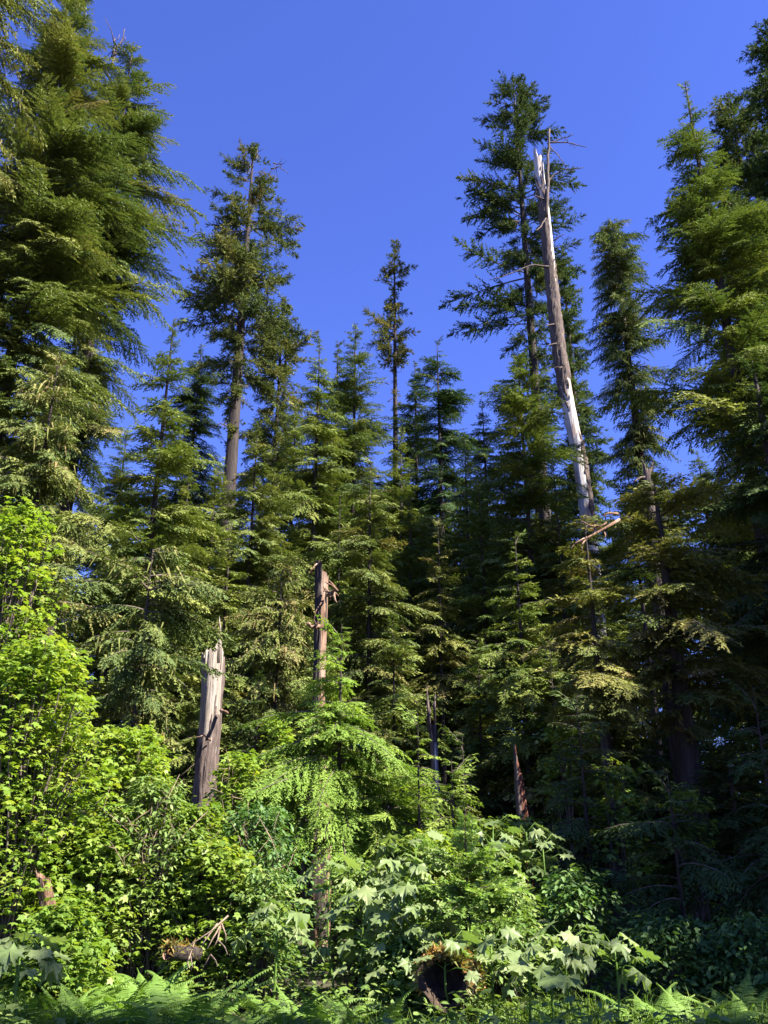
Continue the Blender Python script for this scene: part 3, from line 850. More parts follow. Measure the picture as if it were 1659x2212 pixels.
# ------------------------------------------------------------------ dead snags
def snag(label, line, top, wood, bark=None, barkfn=None, splinters=(), stubs=(), seed=1, name='dead_snag', cat='snag', flute=0.06, sides=36, twigmat=None, hollow=0.5, thick=0.035, flare=1.0):
    """line: (px, py, Y, half width px) from bottom to top; top: (angle deg, drop in metres) of the broken rim"""
    R = np.random.RandomState(seed)
    pts = np.array([at(a, b, c) for (a, b, c, d) in line])
    rad = np.array([d * 0.84 * mpp(a, b, c) for (a, b, c, d) in line])
    gz = float(ground(pts[0, 0], pts[0, 1]))
    if pts[0, 2] > gz + 0.2:
        pts = np.vstack([[pts[0, 0], pts[0, 1], gz], pts])
        rad = np.concatenate([[rad[0] * 1.08 * flare], rad])
    base = np.array([pts[0, 0], pts[0, 1], gz])
    pts = pts - base
    H = pts[-1, 2]
    n = int(max(24, H * 5))
    z = np.linspace(-0.3, H, n)
    cx, cy = np.interp(z, pts[:, 2], pts[:, 0]), np.interp(z, pts[:, 2], pts[:, 1])
    rd = np.interp(z, pts[:, 2], rad)
    th = np.arange(sides) * 2 * math.pi / sides
    fl = np.zeros((n, sides))
    for kk in (2, 3, 5, 8, 13):
        fl += flute * R.uniform(0.3, 1.0) / kk ** 0.4 * np.sin(kk * th[None, :] + R.uniform(0, 6.28) + z[:, None] * R.uniform(-0.25, 0.25))
    fl += R.normal(0, 0.012, (1, sides)) + R.normal(0, 0.010, (n, sides))
    RR = rd[:, None] * (1 + fl)
    ta = np.array([a for a, d in top] + [top[0][0] + 360.0])
    td = np.array([d for a, d in top] + [top[0][1]])
    deg = np.degrees(th)
    drop = np.interp((deg - ta[0]) % 360 + ta[0], ta, td) + np.abs(R.normal(0, 0.05 * rd[-1] / 0.3, sides)) + R.uniform(0, 0.28 * rd[-1] / 0.3, sides) * (R.rand(sides) < 0.4)
    zt = H - drop

    def shell(extra, mask=None):
        Z = np.minimum(np.broadcast_to(z[:, None], (n, sides)), zt[None, :])
        Xc = np.interp(Z, z, cx)
        Yc = np.interp(Z, z, cy)
        r2 = RR + extra
        return np.stack([Xc + r2 * np.cos(th), Yc + r2 * np.sin(th), Z], -1)

    t = thing(name, label, cat, base)
    idx = np.arange(n * sides).reshape(n, sides)
    a, b = idx[:-1], np.roll(idx, -1, 1)[:-1]
    d, c = idx[1:], np.roll(idx, -1, 1)[1:]
    over = (z[:-1, None] >= zt[None, :]) & (z[:-1, None] >= np.roll(zt, -1)[None, :])
    ok = ~over
    tris = np.concatenate([np.stack([a[ok], b[ok], c[ok]], -1), np.stack([a[ok], c[ok], d[ok]], -1)])
    g = Geo()
    V = shell(0.0)
    g.add(V.reshape(-1, 3), tris)
    # broken inside of the top
    rim = V[-1]
    cen = np.array([cx[-1], cy[-1], 0])
    inner = rim.copy()
    inner[:, :2] = cen[:2] + (rim[:, :2] - cen[:2]) * hollow
    inner[:, 2] -= rd[-1] * R.uniform(0.2, 1.6, sides)
    mid = np.array([[cen[0], cen[1], inner[:, 2].min() - 0.05]])
    vv = np.vstack([rim, inner, mid])
    tt = []
    for j in range(sides):
        k2 = (j + 1) % sides
        tt += [(j, sides + j, sides + k2), (j, sides + k2, k2), (sides + j, 2 * sides, sides + k2)]
    g.add(vv, tt)
    obj('wood', g.mesh('wood', [M[wood]]), t)
    if bark and barkfn:
        TH, ZZ = np.meshgrid(deg, z, indexing='xy')
        jag = sum(R.uniform(-1, 1, sides) * q for q in (0.05, 0.08))[None, :] + 0.08 * np.sin(ZZ * 7 + TH / 9)
        mk = barkfn(TH, ZZ / H, jag) & (R.rand(n, sides) > 0.02)
        ex = np.where(mk, thick * (1 + R.uniform(-0.45, 0.45, (n, sides))), -0.02)
        Vb = shell(ex)
        anym = mk[:-1] | mk[1:] | np.roll(mk, -1, 1)[:-1]
        okb = ok & anym
        gb = Geo()
        gb.add(Vb.reshape(-1, 3), np.concatenate([np.stack([a[okb], b[okb], c[okb]], -1), np.stack([a[okb], c[okb], d[okb]], -1)]))
        obj('bark', gb.mesh('bark', [M[bark]]), t)
    for (sa, sh, sw) in splinters:
        g = Geo()
        j = int(round(sa / 360 * sides)) % sides
        p0 = V[-1, j] * 1.0
        p0[:2] = cen[:2] + (p0[:2] - cen[:2]) * 0.9
        q = [p0 - np.array([0, 0, 0.5]), p0, p0 + np.array([R.normal(0, 0.03), R.normal(0, .03), sh * 0.5]), p0 + np.array([R.normal(0, 0.05), R.normal(0, .05), sh])]
        tube(g, q, [sw, sw, sw * 0.55, sw * 0.08], 5)
        obj('splinter', g.mesh('splinter', [M[wood]]), t)
    for pl in stubs:
        g = Geo()
        q = np.array([at(*w[:3]) for w in pl[0]]) - base
        m_ = np.linspace(0, 1, max(7, 3 * len(q)))
        s_ = np.linspace(0, 1, len(q))
        qq = np.stack([np.interp(m_, s_, q[:, i]) for i in range(3)], -1)
        qq[1:] += R.normal(0, pl[1] * 0.22, qq[1:].shape)
        tube(g, qq, np.linspace(pl[1], pl[2], len(qq)), 6)
        br = obj('dead_branch', g.mesh('dead_branch', [M[twigmat or wood]]), t)
        if len(pl) > 3:                       # side twigs
            g = Geo()
            for _ in range(pl[3]):
                i = R.randint(len(qq) // 3, len(qq) - 1)
                L_ = R.uniform(0.12, 0.34)
                dv = nrm(R.normal(0, 1, 3) + np.array([0, 0, 0.3])) * L_
                tube(g, [qq[i], qq[i] + dv * 0.5 + R.normal(0, 0.04, 3), qq[i] + dv], [pl[2] * 1.3, pl[2], pl[2] * 0.5], 4)
            obj('twig', g.mesh('twig', [M[twigmat or wood]]), br)['kind'] = 'stuff'
    return t


def band(TH, c, half):
    return np.abs((TH - c + 180) % 360 - 180) < half


Ys = 37.0
snag('tall leaning silver dead snag with bare broken top rising above the forest',
     [(1274, 1160, Ys, 18), (1252, 1000, Ys, 16.5), (1228, 880, Ys, 16), (1208, 760, Ys, 15), (1197, 660, Ys, 14), (1189, 580, Ys, 13.5), (1178, 470, Ys, 13), (1166, 380, Ys, 12), (1161, 320, Ys, 11)],
     [(0, 1.0), (60, 0.9), (140, 0.15), (185, 0.0), (225, 0.1), (262, 0.75), (300, 0.6), (330, .95)], 'silver', 'bark_grey',
     lambda TH, Z, J: ((Z > 0.60 + J * .2) & (Z < 0.93 + J * .3) & band(TH, 235 + J * 60, 62)) | ((Z > 0.415 + J * .1) & (Z < 0.53 + J * .15) & band(TH, 325 + J * 60, 34)) | ((Z > 0.62) & (Z < 0.78 + J * .2) & band(TH, 310 + J * 80, 30)),
     stubs=[([(1180, 470, Ys - .3), (1183, 400, Ys - .3), (1184, 330, Ys - .3), (1186, 278, Ys - .3)], 0.11, 0.05),
            ([(1186, 310, Ys - .3), (1212, 300, Ys - .3), (1240, 290, Ys - .5)], 0.04, 0.014, 5),
            ([(1186, 308, Ys - .3), (1225, 308, Ys - .3), (1268, 318, Ys - .6)], 0.045, 0.014, 7),
            ([(1188, 318, Ys - .3), (1205, 335, Ys - .3), (1222, 358, Ys - .6)], 0.035, 0.012, 4),
            ([(1182, 395, Ys - .3), (1196, 378, Ys - .3), (1218, 366, Ys - .5), (1262, 362, Ys - .8)], 0.06, 0.015, 9),
            ([(1186, 576, Ys - .3), (1150, 572, Ys - .5), (1105, 590, Ys - .8), (1058, 606, Ys - 1)], 0.05, 0.015, 6),
            ([(1180, 470, Ys - .3), (1166, 492, Ys - .8), (1158, 498, Ys - 1.2)], 0.045, 0.02, 2),
            ([(1196, 700, Ys - .3), (1180, 703, Ys - 1)], 0.04, 0.015), ([(1202, 742, Ys - .4), (1182, 745, Ys - 1)], 0.035, 0.015),
            ([(1214, 793, Ys - .5), (1182, 795, Ys - 1.2)], 0.04, 0.015),
            ([(1195, 520, Ys - .2), (1220, 505, Ys - .4)], 0.04, 0.015, 2), ([(1176, 430, Ys - .3), (1150, 420, Ys - .6)], 0.04, 0.012, 2)], seed=3, flute=0.06, thick=0.06, twigmat='bark_grey')

snag('thick broken snag at left, bare pale wood above and grey bark below',
     [(436, 1790, 21, 22), (444, 1680, 21, 23), (450, 1600, 21, 24), (455, 1520, 21, 25), (459, 1440, 21, 26), (461, 1380, 21, 26.5)],
     [(0, 0.35), (50, 0.4), (120, 0.35), (175, 0.34), (230, 0.33), (258, 0.32), (275, 0.22), (300, 0.13), (322, 0.08), (335, .12), (348, .3)], 'tanwood', 'bark_grey',
     lambda TH, Z, J: np.where(band(TH, 210, 75), Z < 0.65 + J * .25, np.where(band(TH, 320, 35), Z < 0.74 + J * .3, (Z < 0.62 + J * .3) | (band(TH, 5, 20) & (Z < 0.94)))),
     splinters=[(330, 0.62, 0.04), (318, 0.2, 0.05), (340, 0.3, 0.04), (200, .06, .04), (240, .08, .05)],
     stubs=[([(478, 1376, 20.9), (466, 1368, 20.8), (461, 1363, 20.7)], 0.035, 0.03), ([(478, 1535, 20.8), (492, 1540, 20.5)], 0.05, 0.03),
            ([(455, 1600, 20.7), (440, 1588, 20.3), (424, 1592, 20)], 0.02, 0.008)], seed=8, flute=0.07, thick=0.045, twigmat='browood')

snag('brown rotting snag at centre rising behind the bright young hemlock',
     [(688, 2030, 19, 27), (683, 1900, 19, 36), (680, 1800, 19, 40), (685, 1690, 19, 24), (687, 1620, 19, 18), (689, 1500, 19, 14.5), (692, 1400, 19, 14), (694.5, 1300, 19, 14.5), (696, 1212, 19, 15)],
     [(0, 0.30), (60, 0.2), (150, 0.05), (210, 0.0), (262, 0.02), (290, 0.22), (330, 0.28)], 'browood', 'bark',
     lambda TH, Z, J: (band(TH, 212 + J * 60, 58) & (Z > 0.05)) | (band(TH, 300, 26) & (Z < 0.28 + J) & (Z > 0.02)) | (band(TH, 330 + J * 80, 14) & (Z > 0.80) & (Z < 0.90)),
     stubs=[([(690, 1352, 18.7), (678, 1355, 18.4), (664, 1348, 18.1)], 0.05, 0.035, 1),
            ([(706, 1285, 18.8), (718, 1279, 18.6), (728, 1274, 18.4)], 0.05, 0.025, 4),
            ([(703, 1272, 18.8), (720, 1288, 18.5)], 0.04, 0.015, 4),
            ([(694, 1302, 18.7), (682, 1320, 18.5), (678, 1340, 18.5), (690, 1356, 18.6)], 0.012, 0.008),
            ([(684, 1218, 18.8), (678, 1224, 18.5), (672, 1231, 18.4)], 0.02, 0.01, 1)],
     splinters=[(200, 0.06, 0.03)], seed=12, flute=0.13, thick=0.03, twigmat='browood', sides=40)

snag('slim grey splintered snag with needle-thin spikes in the dark gap',
     [(941, 1680, 23.5, 10), (938, 1620, 23.5, 10), (934, 1560, 23.5, 9.5), (932, 1520, 23.5, 9)],
     [(0, 0.0), (60, 0.5), (120, 0.5), (180, 0.1), (230, 0.3), (262, 0.85), (285, 0.95), (310, 0.4), (340, 0.05)], 'bark_grey', 'silver',
     lambda TH, Z, J: (Z > 0.55 + J * .2) & (Z < 0.8 + J * .2) & band(TH, 290, 24),
     splinters=[(185, 0.6, 0.045), (170, 0.3, 0.035), (345, 0.35, 0.04), (20, 0.25, 0.03), (225, 0.2, 0.03)], seed=21, flute=0.12, hollow=0.8, thick=0.02)

snag('pointed rotten stump, grey on the left and red crumbling wood on the right',
     [(1131, 1800, 17, 15), (1126, 1740, 17, 12.5), (1121, 1690, 17, 10), (1118, 1640, 17, 8), (1116, 1604, 17, 6)],
     [(0, 0.55), (60, 0.6), (140, 0.15), (190, 0.0), (235, 0.12), (275, 0.35), (320, 0.5)], 'redwood', 'bark_grey',
     lambda TH, Z, J: band(TH, 215 + J * 40, 48) & (Z > 0.15), seed=31, flute=0.24, thick=0.012, hollow=0.7)

snag('small broken grey snag top poking out behind the brown mossy hump',
     [(1402, 1100, 20, 13), (1400, 1040, 20, 12), (1399, 998, 20, 11)],
     [(0, 0.05), (60, 0.3), (150, 0.2), (190, 0.0), (230, 0.2), (280, 0.22), (330, 0.1)], 'bark_grey', 'bark',
     lambda TH, Z, J: (Z < 0.93 + J * .3), splinters=[(185, 0.2, 0.03), (0, .1, .03)],
     stubs=[([(1392, 1030, 19.8), (1380, 1033, 19.6), (1371, 1040, 19.5)], 0.03, 0.02)], seed=41, flute=0.1, hollow=0.75)

snag('short tilted tan stump among the maple leaves at lower left',
     [(112, 2000, 11.6, 18), (104, 1950, 11.6, 17), (95, 1905, 11.5, 16), (88, 1872, 11.5, 15)],
     [(0, 0.12), (90, 0.1), (180, 0.0), (230, 0.05), (290, 0.15)], 'browood', 'bark_grey',
     lambda TH, Z, J: band(TH, 215 + J * 40, 40) & (Z < .8 + J), seed=51, flute=0.12, hollow=0.6, thick=0.015, name='broken_stump', cat='stump')


# ------------------------------------------------------------------ leaves
def fan(outline, zc=0.0, zs=None):
    o = np.array(outline, float)
    n = len(o)
    zz = np.zeros(n) if zs is None else np.array(zs, float)
    v = np.vstack([[[0.28, 0, zc]], np.column_stack([o, zz])])
    return v, np.array([(0, i + 1, i + 2) for i in range(n - 1)])


def palmate(lobes, depth, teeth=0, seed=0, cup=0.0):
    """lobed leaf, stalk at the origin, length about 1 along x"""
    R = np.random.RandomState(seed)
    pts, zs = [(0.0, 0.0)], [0.0]
    angs = np.linspace(-2.35, 2.35, lobes)
    lens = 0.62 - 0.16 * np.abs(angs) / 2.35
    if teeth:
        angs = angs + R.normal(0, 0.07, lobes)
        lens = lens * R.uniform(0.85, 1.12, lobes)
    for i, (a, L) in enumerate(zip(angs, lens)):
        if teeth:
            w_ = (angs[1] - angs[0])
            for q, f in ((-0.30, 0.80), (-0.2, 0.72), (-0.12, 0.96), (0, 1.04), (0.12, 0.96), (0.2, 0.72), (0.30, 0.80)):
                pts.append((0.4 + L * f * math.cos(a + q * w_), L * f * math.sin(a + q * w_)))
                zs.append(-cup * f * f * (1.15 if abs(q) < .05 else 1))
        else:
            pts.append((0.4 + L * math.cos(a), L * math.sin(a)))
            zs.append(-cup)
        if i < lobes - 1:
            b = (a + angs[i + 1]) / 2
            Lm = (L + lens[i + 1]) / 2 * (1 - depth)
            pts.append((0.4 + Lm * math.cos(b), Lm * math.sin(b)))
            zs.append(-cup * 0.2 + 0.04)
    pts.append((0.0, 0.0))
    zs.append(0.0)
    v = np.vstack([[[0.4, 0, 0.0]], np.column_stack([np.array(pts), zs])])
    t = np.array([(0, i + 1, i + 2) for i in range(len(pts) - 1)])
    return v, t


MAPLE = palmate(5, 0.45, 0, cup=0.10)
OVAL = (np.array([[0, 0, 0], [0.35, 0.24, 0.05], [0.4, 0, -0.02], [0.35, -0.24, 0.05], [1, 0, -0.12], [0.75, .17, 0.0], [.75, -.17, 0]]),
        np.array([(0, 2, 1), (0, 3, 2), (2, 5, 1), (2, 4, 5), (2, 3, 6), (2, 6, 4)]))
SMALL = (np.array([[0, 0, 0], [0.45, 0.27, 0.05], [0.45, -0.27, 0.05], [1, 0, -0.1]]), np.array([(0, 2, 1), (1, 2, 3)]))


def leaf_shrub(label, px, py, Y, hw, kind='maple', nleaf=4000, nparts=0, group=None, name='maple_shrub', cat='shrub', color=(1, 1, 1), seed=0, low=0.15, tint=0.5, size=None, shape=0.55, tmat='twig', dead=0):
    R = np.random.RandomState(seed + 900)
    tp = at(px, py, Y)
    x = float(tp[0])
    gz = float(ground(x, Y))
    H = float(tp[2]) - gz
    rx = hw * mpp(px, (py + 1900) / 2, Y)
    ry = min(rx, 1.4)
    t = thing(name, label, cat, (x, Y, gz), group)
    per = dict(maple=17, shrub=20)[kind]
    nc = max(4, int(nleaf * 1.25 / per))
    zc = H * (low + (1 - low) * R.rand(nc) ** 0.75)
    env = np.sqrt(np.clip(1 - ((zc / H - shape * 0.6) / (1.02 - shape * 0.6)) ** 2, 0.03, 1))
    env = np.where(zc / H < shape * 0.6, 0.75 + 0.25 * (zc / H) / (shape * .6), env)
    a = R.rand(nc) * 6.283
    rr_ = np.sqrt(R.uniform(0.12, 1.0, nc)) * env
    lump = 1 + 0.25 * np.sin(3 * a + zc * 2.2 + R.rand() * 6)
    P = np.stack([rx * rr_ * lump * np.cos(a), ry * rr_ * lump * np.sin(a), zc], -1)
    # stems
    G = Geo()
    ns = max(5, nc // 3)
    sel = R.choice(nc, ns, False)
    q = np.linspace(0, 1, 6)
    r0 = R.normal(0, 0.12, (ns, 3)) * np.array([1, 1, 0])
    ctrl = P[sel] * np.array([0.35, 0.35, 0.65]) + R.normal(0, 0.1, (ns, 3))
    B = ((1 - q) ** 2)[None, :, None] * r0[:, None, :] + (2 * q * (1 - q))[None, :, None] * ctrl[:, None, :] + (q ** 2)[None, :, None] * P[sel][:, None, :]
    tubes3(G, B, (0.006 + 0.006 * H) * (1 - 0.8 * q)[None, :] * R.uniform(0.5, 1.2, (ns, 1)), 0.5, 0)
    obj('stem', G.mesh('stem', [M[tmat]]), t)
    # leaves
    ci = np.repeat(np.arange(nc), per)
    n = len(ci)
    th = R.rand(n) * 6.283
    cr = R.uniform(0.14, 0.34, nc)[ci] * np.sqrt(R.rand(n))
    tiltx = R.normal(0, 0.28, (nc, 2))[ci]
    off = np.stack([cr * np.cos(th), cr * np.sin(th), np.zeros(n)], -1)
    off[:, 2] = off[:, 0] * tiltx[:, 0] + off[:, 1] * tiltx[:, 1] + R.normal(0, 0.035, n) - 0.6 * cr ** 2
    LP = P[ci] + off
    D = np.stack([np.cos(th), np.sin(th), R.uniform(-0.75, 0.1, n)], -1) + R.normal(0, 0.25, (n, 3))
    N = np.stack([R.normal(0, 0.38, n), R.normal(0, 0.38, n), np.ones(n)], -1)
    tn = np.clip(tint + R.normal(0, 0.20, nc)[ci] + R.normal(0, 0.09, n), 0, 1)
    sz = (size or dict(maple=0.098, shrub=0.09)[kind]) * R.uniform(0.45, 1.3, n)
    tv, tt = MAPLE if kind == 'maple' else OVAL
    mat = M['maple'] if kind == 'maple' else M['shrub']
    pick = np.zeros(n, bool)
    if nparts:
        score = LP[:, 1] - LP[:, 2] * 0.4 + R.rand(n) * 0.3        # nearest, highest
        pick[np.argsort(score)[:nparts]] = True
    G = Geo()
    stamp(G, tv, tt, LP[~pick], D[~pick], N[~pick], sz[~pick], tn[~pick])
    o = obj('foliage', G.mesh('foliage', [mat]), t, color)
    o['kind'] = 'stuff'
    if nparts:
        ms = []
        for v_ in (0.35, 0.5, 0.65):
            G = Geo()
            G.add(tv, tt, v_)
            ms.append(G.mesh('leaf', [mat]))
        for i in np.where(pick)[0]:
            d = Vector(D[i]).normalized()
            s_ = Vector(N[i]).cross(d).normalized()
            nn = d.cross(s_)
            o = obj('leaf', ms[int(R.randint(3))], t, color)
            o.matrix_local = Matrix.Translation(Vector(LP[i])) @ Matrix((d, s_, nn)).transposed().to_4x4() @ Matrix.Scale(float(sz[i]), 4)
    if dead:
        for _ in range(dead):
            G = Geo()
            p0 = np.array([R.uniform(-0.6, 0.6) * rx, R.uniform(-0.9, 0.1) * ry, H * R.uniform(0.45, 0.8)])
            dv = np.array([R.normal(0, 0.35), R.normal(0, 0.25), R.uniform(0.25, 0.7)])
            pp = [p0, p0 + dv * 0.5 + R.normal(0, 0.05, 3), p0 + dv]
            tube(G, pp, [0.007, 0.005, 0.003], 4)
            for _k in range(5):
                f = R.uniform(0.2, 0.95)
                b0 = p0 + dv * f
                e_ = b0 + R.normal(0, 0.14, 3) + np.array([0, 0, 0.1])
                tube(G, [b0, e_], [0.0035, 0.002], 3)
            obj('dead_twig', G.mesh('dead_twig', [M['deadtwig']]), t)
    return t


YEL = (1.0, 1.04, 0.95)
leaf_shrub('tall bright yellow-green maple reaching up along the left picture edge', 55, 1095, 12.8, 105, nleaf=3200, nparts=260, color=YEL, seed=1, name='maple_tree', cat='tree', low=0.35, tint=0.6, shape=0.6)
leaf_shrub('wide bright maple filling the left edge below the tall maple', 95, 1390, 12.0, 165, nleaf=6500, nparts=200, color=YEL, seed=2, tint=0.58)
leaf_shrub('bright maple just left of the broken left snag', 290, 1575, 14.2, 125, nleaf=5000, nparts=150, color=YEL, seed=3, tint=0.55, dead=2)
leaf_shrub('grey-green shrub with bare tan twigs between the maples and the left snag', 335, 1690, 12.8, 95, 'shrub', nleaf=4200, nparts=120, seed=4, tint=0.5, name='leafy_shrub', dead=12, size=0.09)
leaf_shrub('maple thicket in front at the left edge, above the pale broad leaves', 55, 1640, 12.2, 120, nleaf=4200, nparts=150, seed=5, tint=0.5)
leaf_shrub('low maple thicket behind the ferns at lower left', 205, 1775, 12.6, 125, nleaf=4800, nparts=150, seed=6, tint=0.48)
leaf_shrub('bright leafy shrub right behind the broken left snag base', 520, 1630, 15.6, 70, nleaf=2600, seed=7, tint=0.58, color=YEL, dead=5)
leaf_shrub('dark glossy shrub with bluish leaves left of the centre snag base', 560, 1740, 13.6, 100, 'shrub', nleaf=4500, nparts=120, seed=8, tint=0.32, name='leafy_shrub', color=(0.85, 0.98, 1.1), dead=7, size=0.085)
leaf_shrub('bright low shrub over the fallen twigs, left of centre', 470, 1825, 12.8, 100, nleaf=3500, nparts=100, seed=9, tint=0.5)
leaf_shrub('slim yellow-green maple standing in the gap left of the centre snag', 605, 1555, 18.5, 34, nleaf=900, seed=10, tint=0.62, color=YEL, low=0.2, dead=2)
leaf_shrub('pale leafy shrub wrapped around the foot of the centre snag', 632, 1690, 16.5, 40, 'shrub', nleaf=900, seed=11, tint=0.68, name='leafy_shrub', size=0.11)
leaf_shrub('green shrub at the right foot of the centre snag, under the young hemlock', 775, 1860, 14.0, 70, 'shrub', nleaf=1900, seed=12, tint=0.5, name='leafy_shrub')
leaf_shrub('small leafy shrub left of the red rotten stump', 1075, 1770, 14.4, 70, nleaf=1700, seed=13, tint=0.5)
leaf_shrub('low shrub under the small bright spruce', 1085, 1910, 12.0, 85, 'shrub', nleaf=2800, nparts=90, seed=14, tint=0.48, name='leafy_shrub')
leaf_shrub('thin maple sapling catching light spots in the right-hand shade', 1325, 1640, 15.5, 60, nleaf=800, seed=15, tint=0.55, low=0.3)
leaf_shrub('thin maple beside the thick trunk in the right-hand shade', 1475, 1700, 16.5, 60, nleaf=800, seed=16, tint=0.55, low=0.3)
leaf_shrub('maple sprig above the red rotten stump on its right', 1215, 1560, 18.5, 60, nleaf=900, seed=17, tint=0.5, low=0.3)
leaf_shrub('low green shrub left of the mossy log end', 860, 2025, 11.2, 55, 'shrub', nleaf=2000, nparts=80, seed=18, tint=0.42, name='leafy_shrub', color=(.95, 1, 1.1))
leaf_shrub('low green shrub left of the pale broad leaves at the centre', 570, 1880, 12.6, 62, 'shrub', nleaf=2200, nparts=80, seed=19, tint=0.42, name='leafy_shrub')
leaf_shrub('leafy sprigs growing over the mossy log end', 985, 2060, 11.0, 40, 'shrub', nleaf=900, nparts=60, seed=20, tint=0.5, name='leafy_shrub', low=0.3)
leaf_shrub('low shrub in front of the tan stump at lower left', 140, 1960, 11.2, 80, nleaf=2600, nparts=100, seed=22, tint=0.42, color=(.95, 1, 1.05))
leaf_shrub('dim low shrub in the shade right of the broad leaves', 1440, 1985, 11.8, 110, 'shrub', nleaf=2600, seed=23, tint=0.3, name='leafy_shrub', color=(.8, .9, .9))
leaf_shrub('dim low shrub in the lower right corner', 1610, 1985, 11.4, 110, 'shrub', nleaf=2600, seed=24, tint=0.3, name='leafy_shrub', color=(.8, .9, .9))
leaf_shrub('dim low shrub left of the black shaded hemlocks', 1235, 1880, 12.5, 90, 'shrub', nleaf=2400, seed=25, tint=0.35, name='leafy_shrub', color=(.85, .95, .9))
leaf_shrub('leafy shrub hiding the foot of the red rotten stump', 1130, 1772, 14.8, 48, nleaf=1500, seed=28, tint=0.45)
leaf_shrub('shrub between the glossy shrub and the left snag', 425, 1740, 13.2, 70, nleaf=2500, seed=26, tint=0.5, dead=8)
leaf_shrub('leafy shrub behind the small bright spruce and broad leaves', 925, 1800, 13.6, 80, nleaf=2800, seed=27, tint=0.55)

# ------------------------------------------------------------------ broad-leaved plants with large lobed leaves
CLUB = [palmate(7, 0.10 + 0.03 * q_, 1, q_, c_) for q_, c_ in enumerate((0.06, 0.14, 0.22, 0.32))]
CLUBM = []
for v_, t_ in CLUB:
    for c_ in (0.3, 0.5, 0.7):
        G = Geo()
        G.add(v_, t_, c_)
        CLUBM.append(G.mesh('leaf', [M['club']]))


def club(label, px, py, Y, nl=8, size=0.36, group=None, seed=0, color=(1, 1, 1)):
    R = np.random.RandomState(seed + 300)
    tp = at(px, py, Y)
    x = float(tp[0])
    gz = float(ground(x, Y))
    H = max(0.45, float(tp[2]) - gz)
    t = thing('broad_leaf_plant', label, 'plant', (x, Y, gz), group)
    bend = R.normal(0, 0.12, 2)
    G = Geo()
    q = np.linspace(0, 1, 6)
    stem = np.stack([bend[0] * np.sin(q * 2.2), bend[1] * np.sin(q * 2.2), q * H * 0.93], -1)
    tube(G, stem, np.linspace(0.018, 0.010, 6), 6)
    leaves = []
    for i in range(nl):
        lev = i / nl
        f = 1.0 - (0.6 if H > 1.3 else 0.3) * lev ** 1.3
        a = i * 2.4 + R.uniform(-0.5, 0.5)
        pz = np.array([np.interp(f, q, stem[:, 0]), np.interp(f, q, stem[:, 1]), f * H * 0.93])
        Lp = R.uniform(0.10, 0.34) * (0.7 + 0.7 * lev)
        d = np.array([math.cos(a), math.sin(a), 0.0])
        p1 = pz + d * Lp + np.array([0, 0, 0.10 * (1 - lev) + 0.04])
        tube(G, [pz, pz + d * Lp * 0.5 + np.array([0, 0, 0.06]), p1], [0.006, 0.005, 0.004], 4)
        leaves.append((p1, d, R.uniform(-0.8, -0.12), size * R.uniform(0.6, 1.1)))
    obj('stem', G.mesh('stem', [M['grass']]), t)
    for (p1, d, tilt, sz) in leaves:
        dv = Vector((d[0], d[1], tilt)).normalized()
        nn = Vector((R.normal(0, 0.28), R.normal(0, 0.28), 1.0))
        sv = nn.cross(dv).normalized()
        nn = dv.cross(sv)
        o = obj('leaf', CLUBM[int(R.randint(len(CLUBM)))], t, color)
        o.matrix_local = Matrix.Translation(Vector(p1)) @ Matrix((dv, sv, nn)).transposed().to_4x4() @ Matrix.Scale(sz, 4)


for i, (px, py, Y, nl, lab) in enumerate([
    (742, 1848, 11.8, 9, 'pale broad-leaved plant right of the centre snag foot, leftmost of its clump'),
    (880, 1795, 12.6, 12, 'tallest pale broad-leaved plant at the top of the central clump'),
    (825, 1842, 12.0, 12, 'pale broad-leaved plant in the middle of the central clump'),
    (908, 1845, 12.0, 11, 'pale broad-leaved plant on the right of the central clump, beside the small spruce'),
    (862, 1900, 11.2, 15, 'front broad-leaved plant of the central clump with a tall stack of leaves'),
    (780, 1905, 11.5, 12, 'shaded broad-leaved plant low in the left of the central clump'),
    (905, 1945, 11.3, 9, 'low broad-leaved plant under the central clump by the small spruce'),
    (1072, 1757, 13.6, 9, 'tall broad-leaved plant with bud spike left of the red stump'),
    (1050, 1795, 13.2, 9, 'broad-leaved plant just below the tall one left of the red stump'),
    (1128, 1772, 13.8, 10, 'broad-leaved plant in front of the red rotten stump'),
    (1165, 1800, 13.4, 9, 'shadowed broad-leaved plant right of the red rotten stump'),
    (1010, 2022, 10.3, 8, 'pale broad-leaved plant above the mossy log end'),
    (1065, 2018, 10.4, 8, 'pale broad-leaved plant just right of the mossy log end'),
    (1130, 2035, 10.2, 8, 'pale broad-leaved plant in the middle of the lower right row'),
    (1185, 2048, 10.0, 9, 'lit broad-leaved plant at the front of the lower right row'),
    (1255, 2010, 10.2, 9, 'broad-leaved plant at the top of the lower right row'),
    (1318, 2030, 10.2, 8, 'last lit broad-leaved plant of the lower right row, next to the dark'),
    (30, 2040, 9.6, 9, 'pale broad-leaved plant at the left picture edge above the ferns'),
    (82, 2030, 9.8, 9, 'pale broad-leaved plant left of the ferns, second from the left edge'),
    (598, 1950, 11.2, 8, 'pale broad-leaved plant left of the centre snag foot')]):
    club(lab, px, py, Y, int(nl * (1.9 if Y > 10.6 else 1.5)), 0.315 if Y > 10.6 else 0.27, seed=i, color=(1, 1, 1))

